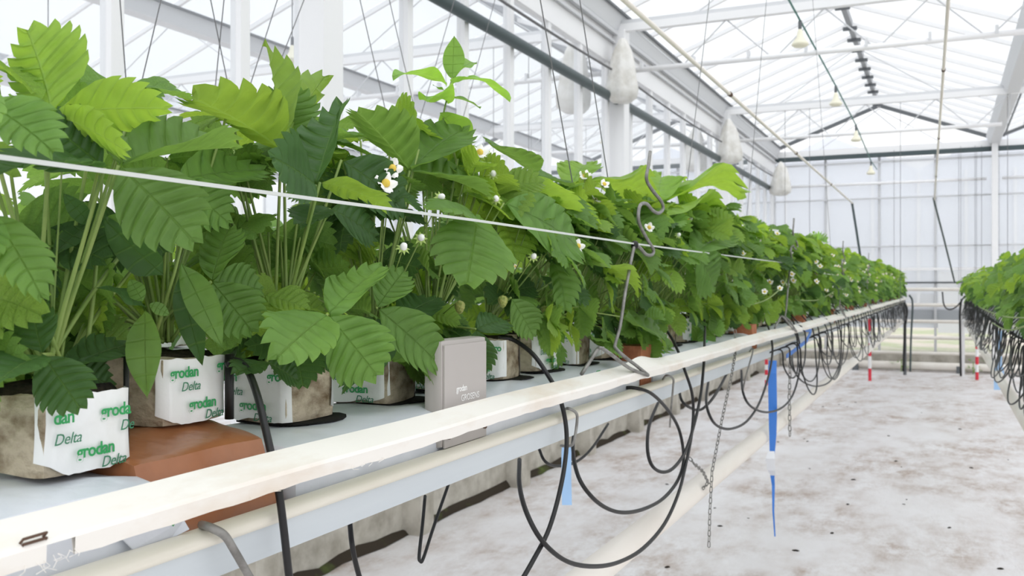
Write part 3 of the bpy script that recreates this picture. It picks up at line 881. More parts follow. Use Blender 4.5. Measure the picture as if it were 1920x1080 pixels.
# grey sensor box
p0 = Vector((-.535, .965, 0)); p1 = Vector((-.515, 1.08, 0))
o = empty('sensor_box', (-.53, 1.02, ZL)); tag(o, 'grey upright sensor box with white lettering between two growing blocks', 'sensor')
sb = soft_box(-.545, -.521, .946, 1.062, ZL + .006, H - .060, .004, 5, 10, 10, 0, 3).build('housing', M['sensor'], o, smooth=True, auto=50)
MB().box((-.5205, 1.004, H - .125), (.002, .108, .118)).build('front_cover', M['sensor'], o)
for y in (.958, 1.052):
    MB().tube([(-.5205, y, ZL + .02), (-.517, y, ZL + .02)], .0045, 12).build('screw', M['rust'], o)
rt = Matrix(((0, 0, 1), (1, 0, 0), (0, 1, 0)))
for me, y, z in ((T_S1, .978, H - .122), (T_S2, .990, H - .134)):
    place('printed_lettering', me, o, Vector((-.5192, y, z)) - o.location, rt)

# dripper stakes
for i in range(0, 40):
    x, y, z = BX[i], PY[i], ZB[i]
    if i == 1: p = W(430, 735, X=-.600)
    else: p = Vector((x + .03, y + .045, z + .05))
    st = MB().tube([(p.x, p.y, z - .0), (p.x, p.y, p.z + .035)], .0042 if i == 1 else .0022, 8).build('dripper_stake', M['black_tube'], origin=(p.x, p.y, z), smooth=True)
    tag(st, 'black dripper stake beside the block on the brown wrapped block' if i == 1 else 'black dripper stake pushed in between growing blocks', 'stake', None if i == 1 else 'dripper stakes of the near row')

# ------------------------------------------------------------------ irrigation tubes
def tube_obj(pts, r, label, group=None, n=8, m='black_tube', name='drip_tube'):
    pp = smooth_path(pts, 6)
    o = MB().tube(pp, r, n).build(name, M[m], origin=pp[0], smooth=True)
    return tag(o, label, 'tube', group)
def px_tube(lst, label, r=.0033):
    return tube_obj([W(u, v, X=x) for u, v, x in lst], r, label)
px_tube([(424, 684, -.592), (440, 676, -.588), (462, 690, -.575), (482, 740, -.545), (498, 805, -.525), (512, 868, -.510), (524, 930, -.5005), (533, 1000, -.497), (542, 1080, -.495), (556, 1170, -.5)],
        'thick black drip tube arching from the block above the brown film over the gutter')
px_tube([(935, 634, -.60), (962, 637, -.585), (1000, 665, -.55), (1030, 708, -.525), (1048, 742, -.505), (1060, 790, -.498), (1062, 840, -.49), (1052, 910, -.48), (1030, 990, -.475), (1000, 1050, -.475), (965, 1110, -.48)],
        'black drip tube hanging from the block right of the sensor box')
px_tube([(1078, 800, -.56), (1074, 845, -.53), (1085, 895, -.50), (1110, 932, -.485), (1140, 954, -.48), (1172, 961, -.475), (1208, 954, -.475), (1243, 935, -.475), (1269, 904, -.48), (1281, 870, -.48), (1280, 836, -.485), (1271, 800, -.49), (1250, 766, -.492), (1220, 737, -.494), (1188, 727, -.515), (1165, 728, -.54)],
        'black tube loop sweeping from the gutter rim round in front of the floor pipe')
px_tube([(1210, 597, -.60), (1238, 607, -.58), (1258, 632, -.555), (1272, 660, -.525), (1283, 692, -.505), (1297, 735, -.492), (1300, 775, -.49), (1296, 820, -.485), (1286, 870, -.475), (1272, 925, -.465), (1246, 982, -.46), (1206, 1028, -.455), (1160, 1054, -.455), (1112, 1062, -.455), (1062, 1052, -.46), (1018, 1016, -.47), (988, 963, -.49), (974, 910, -.52), (974, 862, -.56)],
        'largest black tube loop, its bottom near the lower picture edge')
px_tube([(1318, 560, -.60), (1321, 610, -.55), (1321, 645, -.525), (1319, 690, -.50), (1313, 745, -.492), (1299, 805, -.485), (1283, 850, -.48), (1262, 878, -.48), (1241, 885, -.485), (1222, 872, -.49), (1214, 840, -.50), (1218, 795, -.53), (1236, 750, -.58)],
        'black tube dropping straight from the foliage into a narrow loop')
px_tube([(1272, 728, -.56), (1281, 755, -.53), (1308, 769, -.52), (1327, 758, -.51), (1346, 732, -.51), (1368, 690, -.56)], 'small black tube loop just under the gutter right of the narrow loop')
px_tube([(1425, 585, -.60), (1440, 612, -.54), (1447, 640, -.50), (1448, 665, -.492), (1441, 705, -.485), (1424, 755, -.48), (1400, 790, -.48), (1371, 804, -.48), (1346, 799, -.485), (1331, 780, -.49), (1324, 750, -.51), (1328, 715, -.56)], 'black tube loop in front of the hanging chain')
px_tube([(1478, 585, -.58), (1490, 610, -.51), (1500, 650, -.49), (1500, 690, -.48), (1488, 737, -.475), (1468, 763, -.475), (1438, 773, -.475), (1408, 762, -.48), (1393, 735, -.49), (1390, 695, -.54)], 'black tube loop crossing in front of the blue ribbon')
px_tube([(1556, 560, -.56), (1569, 590, -.50), (1577, 640, -.49), (1573, 684, -.48), (1557, 714, -.475), (1535, 724, -.475), (1513, 720, -.475), (1497, 708, -.48), (1487, 687, -.49), (1485, 660, -.54)], 'black tube loop right of the blue ribbon')
# bent tube in front of the kerb and stubs under the gutter
px_tube([(797, 930, -.62), (792, 985, -.60), (786, 1040, -.59), (788, 1052, -.588), (794, 1046, -.588), (814, 985, -.60), (842, 905, -.62)], 'thin black tube kinked into a narrow V under the gutter', .0022)
px_tube([(655, 970, -.62), (660, 1020, -.6), (668, 1060, -.6), (682, 1110, -.6)], 'black tube end hanging under the gutter left of the V-shaped one', .0030)
px_tube([(1010, 840, -.62), (1022, 865, -.60), (1045, 874, -.60), (1080, 866, -.60), (1110, 840, -.61), (1140, 795, -.64)], 'thin black tube sagging under the gutter behind the big loops', .0026)
rt_ = random.Random(31)
def sag_loop(sx, y, a, dip, xo, zt=H - .17):
    pts = [(sx(.10), y + .02, H - .07), (sx(.05), y + .015, H - .095), (sx(.015), y + .01, H - .13)]
    for k in range(9):
        th = PI * k / 8
        pts.append((sx(-.015 - xo * math.sin(th)), y - a / 2 + a / 2 * math.cos(th), zt - dip * math.sin(th) ** .8 - .03 * k / 8))
    pts.append((sx(.05), y - a * 1.02, H - .225))
    return pts
y = 3.5
while y < YE - .3:
    a = rt_.uniform(.35, .95); dip = rt_.uniform(.10, .26)
    tube_obj(sag_loop(lambda q: -.497 - q, y, a, dip, rt_.uniform(0, .05)), .0028, 'black drip tube looping below the far stretch of the near gutter', 'drip tube loops far along the near row', 6)
    y += rt_.uniform(.16, .27)
y = 2.5
while y < YE - .2:
    a = rt_.uniform(.35, .95); dip = rt_.uniform(.10, .23)
    tube_obj(sag_loop(lambda q: .27 + q, y, a, dip, rt_.uniform(0, .07)), .0028, 'black drip tube looping below the right plant row', 'drip tube loops of the right row', 6)
    y += rt_.uniform(.12, .19)
# hose hooks at row ends
px_tube([(1763, 548, .02), (1766, 570, .03), (1780, 578, .06), (1800, 570, .10)], 'grey-black hose end curving from the right row', .006) if False else None
tube_obj([(-.02, 13.6, H - .05), (0, 13.6, H - .22), (.06, 13.6, H - .28), (.15, 13.6, H - .24), (.25, 13.65, H - .1)], .009, 'black hose end curling at the far end of the right row')
tube_obj([(-.55, YE, H - .15), (-.47, YE + .02, H - .3), (-.50, YE + .02, H - .6), (-.52, YE + .02, .05)], .014, 'black hose dropping to the floor at the far end of the near row')
tube_obj([(-.44, YE, H - .10), (-.40, YE + .05, H - .22), (-.42, YE + .05, H - .7), (-.43, YE + .05, .05)], .013, 'second black hose beside it at the far row end', m='dark_pipe')
tube_obj([(.22, YE, H - .15), (.20, YE + .02, H - .3), (.20, YE + .02, H - .6), (.21, YE + .02, .012)], .014, 'black hose dropping to the floor at the far end of the right row')

# row-end post
o = MB().box((.235, YE + .1, .5), (.05, .05, 1.0)).build('row_post', M['white_steel'], origin=(.235, YE + .1, 0)); tag(o, 'white square post under the far end of the right row', 'post')
o = MB().box((-.5, YE + .06, .5), (.04, .04, 1.0)).build('row_post', M['dark_edge'], origin=(-.5, YE + .06, 0)); tag(o, 'dark post under the far end of the near row', 'post')

# ------------------------------------------------------------------ heating pipes below the rows, chains
for x, lab in ((-.535, 'cream heating pipe hung on chains below the near row'), (.27, 'cream heating pipe below the right plant row')):
    o = MB().tube([(x, -.4 if x < 0 else 1.2, H - .478), (x, YE + .3, H - .478)], .0255, 20).build('heating_pipe', M['hot_pipe'], origin=(x, 0, H - .478), smooth=True)
    tag(o, lab, 'pipe')
link_me = None
def link_mesh():
    mb = MB(); pts = []
    for i in range(16):
        a = 2 * PI * i / 16
        pts.append((0.0033 * math.cos(a), 0, .0033 * math.sin(a) + (.0038 if math.sin(a) >= 0 else -.0038)))
    pts.append(pts[0])
    mb.tube(pts, .0011, 6, cap=False)
    return mb.mesh('link', M['galv'], True)
LINK = link_mesh()
def chain(pts, label, k=1.0):
    pp = [Vector(p) for p in pts]
    o = empty('chain', pp[0]); tag(o, label, 'chain')
    step = .0125 * k; i = 0; carry = 0
    for a, b in zip(pp[:-1], pp[1:]):
        l = (b - a).length; t = (b - a) / l; s = carry
        while s < l:
            q = t.to_track_quat('Z', 'Y').to_matrix() @ Matrix.Rotation(PI / 2 * (i % 2) + .4, 3, 'Z')
            place('link', LINK, o, a + t * s - o.location, q, k)
            s += step; i += 1
        carry = s - l
xc = -.497
chain([W(1378, 622, X=-.515), W(1379, 660, X=-.507), W(1372, 702, X=xc), W(1354, 785, X=xc), W(1335, 885, X=xc), W(1331, 960, X=xc), W(1329, 1030, X=xc)], 'grey chain hanging from the near gutter past the cream pipe to the floor')
chain([W(1284, 848, X=-.53), W(1300, 868, X=-.505), W(1318, 884, X=xc - .005), W(1328, 905, X=xc - .008), W(1316, 918, X=xc - .012)], 'short grey chain slung round the cream heating pipe')
chain([W(1482, 665, X=xc), W(1480, 740, X=xc), W(1481, 818, X=xc)], 'grey chain hanging farther along the near row', 1.5)

# wire hooks
def wire_obj(pts, r, label, name='wire_hook', n=8, m='galv', parent=None, smoothn=5):
    pp = smooth_path(pts, smoothn)
    o = MB().tube(pp, r, n).build(name, M[m], origin=pp[0] if not parent else None, parent=parent, smooth=True)
    if not parent: tag(o, label, 'hook')
    return o
def holder(shift, label, scale=1):
    """wire stake with wavy head that guides the string; shift along the row"""
    hx = -.497
    px = [(1219, 284), (1216, 310), (1212, 335), (1222, 355), (1240, 378), (1243, 392), (1234, 400), (1222, 393), (1212, 382), (1201, 384), (1197, 400), (1199, 420), (1213, 448), (1225, 468), (1222, 478), (1211, 477), (1200, 465), (1190, 458)]
    px2 = [(1190, 458), (1183, 490), (1172, 550), (1163, 610), (1155, 640), (1154, 652), (1170, 668), (1195, 687), (1215, 703)]
    px3 = [(1090, 702), (1108, 674), (1120, 655), (1128, 653), (1145, 664), (1180, 690), (1215, 704)]
    sh = Vector((0, shift, 0))
    o = empty('string_holder', W(1190, 458, X=hx) + sh); tag(o, label, 'wire stake', 'wire stakes guiding the string')
    MB().tube(smooth_path([W(u, v, X=hx) + sh for u, v in px], 4), .0033, 8).build('wavy_head', M['galv'], o, smooth=True)
    MB().tube(smooth_path([W(u, v, X=hx + (.02 * i / 8 if i > 5 else 0)) + sh for i, (u, v) in enumerate(px2)], 4), .0030, 8).build('shaft', M['galv'], o, smooth=True)
    MB().tube(smooth_path([W(u, v, X=-.515 + .04 * i / 6) + sh for i, (u, v) in enumerate(px3)], 4), .0030, 8).build('foot_wire', M['galv'], o, smooth=True)
    c = W(1190, 459, X=hx) + sh
    MB().lathe([(.003, -.007), (.0065, -.005), (.0068, .004), (.003, .007)], 8, c).build('clip', M['black_tube'], o, smooth=True)
    return o
h0 = holder(0, 'grey wire stake with wavy head guiding the white string, nearest one')
for k, s in enumerate((1.85, 3.7, 5.6)):
    holder(s, 'grey wire stake with wavy head, %s one from the camera' % ['second', 'third', 'fourth'][k])
wire_obj([W(1058, 768, X=-.51), W(1066, 766, X=-.495), W(1080, 774, X=-.49), (W(1082, 790, X=-.49)), W(1076, 828, X=-.49), W(1068, 836, X=-.50), W(1052, 836, X=-.52)], .0022, 'grey wire hook on the gutter rim beside the pale blue tag')
wire_obj([W(378, 984, X=-.52), W(392, 988, X=-.505), W(420, 1003, X=-.498), W(438, 1030, X=-.497), W(468, 1082, X=-.497), W(490, 1120, X=-.51)], .0034, 'thick grey wire hook over the gutter rim under the brown wrapped block')
wire_obj([W(1243, 711, X=-.515), W(1250, 704, X=-.497), W(1262, 710, X=-.49), W(1262, 726, X=-.49), W(1258, 770, X=-.50), W(1256, 800, X=-.53)], .0022, 'small grey wire hook on the gutter rim left of the chain')
wire_obj([W(1405, 660, X=-.515), W(1411, 653, X=-.495), W(1411, 662, X=-.49), W(1400, 700, X=-.495), W(1392, 735, X=-.51)], .0022, 'small grey wire hook on the gutter rim right of the chain')

# strings
def string(pts, w, h, label):
    mb = MB()
    for a, b in zip(pts[:-1], pts[1:]): mb.bar(a, b, w, h)
    return tag(mb.build('guide_string', M['string'], origin=pts[0]), label, 'string')
xs = -.497
string([W(-300, 250, X=xs), W(0, 294.5, X=xs), W(890, 413, X=xs), W(1190, 457, X=xs), W(1480, 494, X=xs)], .0012, .0030, 'flat white string stretched along the front of the near plant row')
string([(xs, 4.4, H + .065), (xs, 8, H + .07), (xs, 12, H + .06)], .0012, .003, 'white string along the far stretch of the near row')
string([(-1.52, .3, H + .10), (-1.52, 6, H + .09)], .0012, .004, 'white string along the plant row behind')

# ribbons and tags
def ribbon(pts, w, m, name, label, cat='ribbon', parent=None):
    """hanging flat band, given (point, half width factor)"""
    mb = MB(); vs = []
    n = len(pts)
    for (p, k) in pts:
        p = Vector(p)
        for dx in (-.0003, .0003):
            for s in (-1, 1): vs.append(p + Vector((s * w * k * CA, s * w * k * SA, 0)) + Vector((-SA, CA, 0)) * dx)
    fs = []
    for i in range(n - 1):
        a = i * 4
        for q0, q1 in ((0, 1), (1, 3), (3, 2), (2, 0)): fs.append((a + q0, a + q1, a + 4 + q1, a + 4 + q0))
    fs += [(0, 2, 3, 1), (n * 4 - 4, n * 4 - 3, n * 4 - 1, n * 4 - 2)]
    mb.add(vs, fs)
    if parent: return mb.build(name, M[m], parent)
    return tag(mb.build(name, M[m], origin=pts[0][0]), label, cat)
xr = -.492
rb = empty('blue_ribbon', W(1449, 676, X=xr)); tag(rb, 'bright blue ribbon hanging below the near gutter, narrowing towards the floor', 'ribbon')
ribbon([(W(1449, 676, X=xr), .9), (W(1448, 700, X=xr), 1), (W(1449, 768, X=xr), 1), (W(1449, 815, X=xr), .85), (W(1448, 850, X=xr), .6)], .0135, 'blue', 'wide_band', None, parent=rb)
ribbon([(W(1448, 890, X=xr), .5), (W(1450, 910, X=xr), .35), (W(1450, 960, X=xr), .22), (W(1453, 1006, X=xr), .15)], .0135, 'blue', 'narrow_tail', None, parent=rb)
ribbon([(W(1446, 846, X=xr + .002), .75), (W(1444, 860, X=xr + .002), 1), (W(1446, 882, X=xr + .002), .9), (W(1450, 893, X=xr + .002), .5)], .014, 'clear_tag', 'clear_wrapping', None, parent=rb)
ribbon([(W(1450, 803, X=xr + .001), 1), (W(1450, 824, X=xr + .001), 1)], .0018, 'clear_tag', 'pale_print', None, parent=rb)
ribbon([(W(1062, 838, X=-.52), .9), (W(1062, 848, X=-.52), 1), (W(1062, 900, X=-.52), 1), (W(1063, 947, X=-.52), 1)], .0075, 'pale_blue', 'plastic_tag', 'pale blue tag hanging under the gutter beside the wire hook', 'tag')
ribbon([(W(1874, 620, d=5.2), .5), (W(1874, 688, d=5.2), .5), (W(1873, 690, d=5.2), 1), (W(1873, 731, d=5.2), 1)], .028, 'pale_blue', 'plastic_tag', 'pale blue tag hanging below the right plant row', 'tag')
mb = MB()
a, b, c = W(1503, 617, X=-.49), W(1521, 620, X=-.487), W(1475, 668, X=-.487)
mb.bar(a, b, .004, .014); mb.bar(b, W(1512, 640, X=-.487), .003, .016); mb.bar(W(1512, 640, X=-.487), c, .003, .014)
tag(mb.build('blue_band', M['blue'], origin=a), 'blue band wrapped around the near gutter', 'band')
def stake(u, v0, v1, label):
    d = H * FPX / (v1 - 540)
    a, b = W(u, v0, d=d), W(u, v1, d=d)
    o = empty('marker_stake', b); tag(o, label, 'marker', 'red and white marker stakes')
    for k in range(5):
        p, q = a.lerp(b, k / 5), a.lerp(b, (k + 1) / 5)
        MB().tube([p, q], .02, 8).build('painted_band', M['red' if k % 2 == 0 else 'white_steel'], o)
stake(1631, 598, 714, 'tall red and white striped marker standing beyond the near-row gutter')
stake(1832, 640, 712, 'red and white striped marker at the foot of the right row')
stake(1437, 674, 722, 'red and white striped marker just left of the blue ribbon')

# crumbs on the ground cover
rc = random.Random(17)
CR = []
for s in range(4):
    rg = random.Random(s)
    mb = MB(); mb.lathe([(.002, 0), (.010, .001), (.008, .004), (.003, .006)], 8, (0, 0, 0), lambda a, i: 1 + .45 * math.sin(2 * a + s) + .25 * rg.random())
    CR.append(mb.mesh('soil_crumb', M['soil'], True))
pc = [(1543, 763), (1518, 879), (1514, 828), (1403, 972), (1340, 953), (1700, 937), (1695, 946), (1251, 1064), (1492, 1033), (1680, 865), (1690, 876), (1573, 759), (1728, 774), (1350, 987), (1440, 800), (1800, 805), (1600, 900), (1780, 990), (1560, 1000)]
for k in range(34):
    if k < len(pc):
        u, v = pc[k]; p = W(u, v, d=H * FPX / (v - 540))
    else: p = Vector((rc.uniform(-1.6, .5), rc.uniform(2.6, 11), 0))
    o = place('soil_crumb', CR[k % 4], None, (p.x, p.y, 0), (0, 0, rc.random() * 6), rc.uniform(.4, 1.1))
    tag(o, 'small dark soil crumb lying on the white ground cover', 'crumb', 'soil crumbs on the ground cover')

# ------------------------------------------------------------------ strawberry leaves
def leaflet(mb, B, yax, zax, length, width, fold=.25, droop=.4, teeth=7, rows=4, cols=4, pleat=.05, seed=0, twist=0.0, lance=False):
    """serrated leaflet: B base, yax along the midrib, zax upper side; added to mb"""
    rg = random.Random(seed)
    yax = Vector(yax).normalized(); zax = Vector(zax); zax = (zax - yax * zax.dot(yax)).normalized(); xax = yax.cross(zax)
    nr = teeth * rows
    ph = [rg.random() * 6.28 for _ in range(4)]
    wob = rg.uniform(.015, .04); cup = rg.uniform(-.25, .15)
    asym = rg.uniform(-.08, .08)
    vs = []; uv = []
    cs = [-1 + j / cols for j in range(2 * cols + 1)]
    hw = width / length / 2
    kb = droop
    for i in range(nr + 1):
        s = i / nr
        if lance: w = hw * math.sin(PI * s ** .85) ** .9 * 1.0
        else: w = hw * (math.sin(PI * min(1, s ** .80)) ** .72) * (1.0 - .10 * s)
        if i in (0, nr): w = 0.0
        k = i % rows
        for c in cs:
            ac = abs(c)
            e = c; fy = 0
            if not lance:
                tooth = ([.84, .97, 1.05, 1.07] if rows == 4 else [.88, 1.06])[k]
                fy = ([0, .04, .30, .68] if rows == 4 else [0, .5])[k] / teeth
                if s < .16: tooth, fy = .97, 0
                e = c * (1 + (tooth - 1) * ac ** 3)
                fy *= ac ** 3
            x = e * w * (1 + asym * (1 if c > 0 else -1))
            y = s * (1 - .10) + .42 * ac * w * (1 - .35 * s) + fy * .8 if not lance else s + .12 * ac * w
            z = fold * abs(x) + cup * x * x * 2
            if not lance:
                z += pleat * w * math.cos(2 * PI * (s * teeth - .25)) * (1 - (2 * ac - 1) ** 2)
                z += pleat * .35 * w * (1 if k in (0,) else 0) * ac
            z += wob * math.sin(7 * y + ph[0] + 2 * c) * ac + wob * .6 * math.sin(13 * y + ph[1]) * ac * ac
            tw = twist * y
            x, z = x * math.cos(tw) - z * math.sin(tw), x * math.sin(tw) + z * math.cos(tw)
            if abs(kb) > 1e-3:
                yy = math.sin(kb * y) / kb + z * math.sin(kb * y); zz = -(1 - math.cos(kb * y)) / kb + z * math.cos(kb * y)
            else: yy, zz = y, z
            # keep the chord on the asked line
            ch = kb / 2
            yy, zz = yy * math.cos(ch) - zz * math.sin(ch), yy * math.sin(ch) + zz * math.cos(ch)
            vs.append(B + (xax * x + yax * yy + zax * zz) * length)
            uv.append((c * w / hw + 1e-5, s + 1e-4))
    n = len(cs)
    fs = [(i * n + j, i * n + j + 1, (i + 1) * n + j + 1, (i + 1) * n + j) for i in range(nr) for j in range(n - 1)]
    mb.add(vs, fs, uv)

def tri_mesh(seed, lod):
    """three leaflets round the node, unit leaflet length; +Y outward, +Z up"""
    rg = random.Random(seed); mb = MB()
    kw = dict(teeth=7, rows=4, cols=4) if lod == 0 else dict(teeth=6, rows=2, cols=2)
    dr = rg.uniform(.3, 1.1)
    for a, l in ((0, 1.0), (rg.uniform(1.1, 1.5), rg.uniform(.85, .98)), (-rg.uniform(1.1, 1.5), rg.uniform(.85, .98))):
        tl = rg.uniform(-.35, .25)
        y = Vector((math.sin(a), math.cos(a), tl)).normalized()
        z = Vector((rg.uniform(-.3, .3) + .35 * math.sin(a) * rg.uniform(-.3, 1), rg.uniform(-.3, .3), 1))
        leaflet(mb, y * .05, y, z, l, l * rg.uniform(.78, .98), rg.uniform(.05, .55), dr * rg.uniform(.6, 1.3), pleat=rg.uniform(.04, .09), seed=seed * 10 + int(a * 7), twist=rg.uniform(-.3, .3), **kw)
    return mb.mesh('leaf', M['leaf'], True)
TRI = [tri_mesh(s, 0) for s in range(18)]
TRL = [tri_mesh(100 + s, 1) for s in range(12)]

def petal_mesh(seed):
    rg = random.Random(seed); mb = MB()
    for k in range(5):
        a = 2 * PI * k / 5 + rg.uniform(-.1, .1); up = rg.uniform(.15, .6)
        d = Vector((math.cos(a), math.sin(a), up)).normalized(); side = Vector((-math.sin(a), math.cos(a), 0)); nrm = d.cross(side)
        vs = []
        for i in range(5):
            s = i / 4; w = .0052 * math.sin(PI * (.12 + .80 * s)) ** .8
            for c in (-1, -.4, .4, 1):
                vs.append(d * (.0115 * s + .001) + side * (c * w) - nrm * (.0022 * c * c - .002 * s * s))
        mb.add(vs, [(i * 4 + j, i * 4 + j + 1, i * 4 + j + 5, i * 4 + j + 4) for i in range(4) for j in range(3)])
    return mb.mesh('flower', M['petal'], True)
PET = [petal_mesh(s) for s in range(4)]
CEN = MB().lathe([(.0045, 0), (.0045, .0015), (.0035, .0035), (.0012, .0048)], 10).mesh('flower_centre', M['pistil'], True)
def sepals():
    mb = MB()
    for k in range(8):
        a = 2 * PI * k / 8
        d = Vector((math.cos(a), math.sin(a), -.35)).normalized(); s = Vector((-math.sin(a), math.cos(a), 0))
        mb.add([s * .0018, -s * .0018, d * .006 - s * .0022, d * .006 + s * .0022, d * .012], [(0, 1, 2, 3), (3, 2, 4)])
    return mb.mesh('sepals', M['bud'])
SEP = sepals()
BER = MB().lathe([(.001, -.021), (.005, -.018), (.0085, -.011), (.0095, -.005), (.007, 0), (.002, .002)], 12).mesh('unripe_berry', M['berry'], True)
BUD = MB().lathe([(.001, -.008), (.004, -.006), (.0055, -.001), (.004, .004), (.001, .006)], 8).mesh('bud', M['petal'], True)

class Plant:
    def __init__(s, x, y, z, label, group=None):
        s.c = Vector((x, y, z)); s.o = empty('strawberry_plant', s.c); tag(s.o, label, 'plant', group)
        s.crown = s.c + Vector((0, 0, .012))
    def stalk(s, a, b, r=.0016, parent=None, name='stalk', sag=None, origin_obj=None):
        mid = a.lerp(b, .55); mid += Vector((0, 0, .12 * (b - a).length if sag is None else sag)) * (.6 if abs(b.z - a.z) < .1 else .15)
        pp = smooth_path([a, a.lerp(mid, .5) + Vector((0, 0, .004)), mid, b], 3)
        return MB().tube(pp, r * 1.15, 6, r2=r * .75).build(name, M['stem'], s.o, smooth=True)
    def leaf(s, node, yax, zax, size, tone, lod=0, me=None, stalk=True):
        yax = Vector(yax).normalized(); zax = Vector(zax); zax = (zax - yax * zax.dot(yax)).normalized(); xax = yax.cross(zax)
        m = Matrix((xax, yax, zax)).transposed()
        me = me or (R.choice(TRI) if lod == 0 else R.choice(TRL))
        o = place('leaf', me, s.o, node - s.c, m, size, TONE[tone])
        if stalk: s.stalk(s.crown + Vector((R.uniform(-.01, .01), R.uniform(-.01, .01), 0)), node)
        return o
    def hero(s, tone, node, lfs):
        """leaf built leaflet by leaflet; node (u, v, X); leaflets (u, v, X, width in px, normal, fold, droop)"""
        P = W(node[0], node[1], X=node[2])
        mb = MB()
        for k, l in enumerate(lfs):
            T = W(l[0], l[1], X=l[2]); d = T - P
            dep = (P.x * -SA + P.y * CA)
            n = l[4]; nv = Vector((CA, SA, 0)) * n[0] + Vector((SA, -CA, 0)) * n[1] + Vector((0, 0, n[2]))
            leaflet(mb, P - P + d * .03, d, nv, d.length * 1.06, 1.12 * l[3] / FPX * dep, l[5] if len(l) > 5 else .2, l[6] if len(l) > 6 else .4, pleat=.10, seed=R.randrange(9999), twist=0)
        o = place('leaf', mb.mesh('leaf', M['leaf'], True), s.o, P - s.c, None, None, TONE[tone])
        s.stalk(s.crown + Vector((R.uniform(-.012, .012), R.uniform(-.012, .012), 0)), P, .0019)
        return o
    def flower(s, p, nrm=None, kind=0):
        nrm = (nrm or Vector((.6 + R.uniform(-.4, .4), -.6 + R.uniform(-.5, .4), .5 + R.uniform(-.3, .5)))).normalized()
        q = nrm.to_track_quat('Z', 'Y').to_matrix()
        if kind == 0:
            f = place('flower', R.choice(PET), s.o, p - s.c, q, R.uniform(.85, 1.15))
            place('flower_centre', CEN, f, (0, 0, .001)); place('sepals', SEP, f, (0, 0, -.001))
        elif kind == 1:
            f = place('unripe_berry', BER, s.o, p - s.c, None, R.uniform(.6, .8)); place('sepals', SEP, f, (0, 0, .001))
        else:
            f = place('bud', BUD, s.o, p - s.c, q, .8); place('sepals', SEP, f, (0, 0, -.002))
        s.stalk(s.crown, p - nrm * .002 if kind != 1 else p + Vector((0, 0, .002)), .0009, name='flower_stalk')

ORD = ['first', 'second', 'third', 'fourth', 'fifth', 'sixth', 'seventh', 'eighth', 'ninth', 'tenth', 'eleventh', 'twelfth', 'thirteenth', 'fourteenth', 'fifteenth', 'sixteenth', 'seventeenth', 'eighteenth', 'nineteenth', 'twentieth', 'twenty-first', 'twenty-second', 'twenty-third', 'twenty-fourth']
ROW = []
PL = ['strawberry plant at the left picture edge with big leaves reaching the top',
      'strawberry plant standing above the brown wrapped block',
      'tall strawberry plant right of the brown wrapped block with upright folded leaves',
      'strawberry plant left of the grey sensor box',
      'strawberry plant directly above the grey sensor box',
      'strawberry plant just right of the grey sensor box',
      'strawberry plant second to the right of the grey sensor box',
      'strawberry plant just left of the nearest wavy wire stake',
      'strawberry plant behind the nearest wavy wire stake',
      'strawberry plant just right of the nearest wavy wire stake']
for i, (x, y, z) in enumerate(zip(BX, PY, ZB)):
    lab = PL[i] if i < len(PL) else ('strawberry plant of the near row, %s one beyond the nearest wavy wire stake' % ORD[i - len(PL) + 1] if y < 5 else 'strawberry plant in the far stretch of the near row')
    ROW.append(Plant(x, y, z + BH, lab, None if i < len(PL) else ('strawberry plants mid row' if y < 5 else 'strawberry plants far row')))

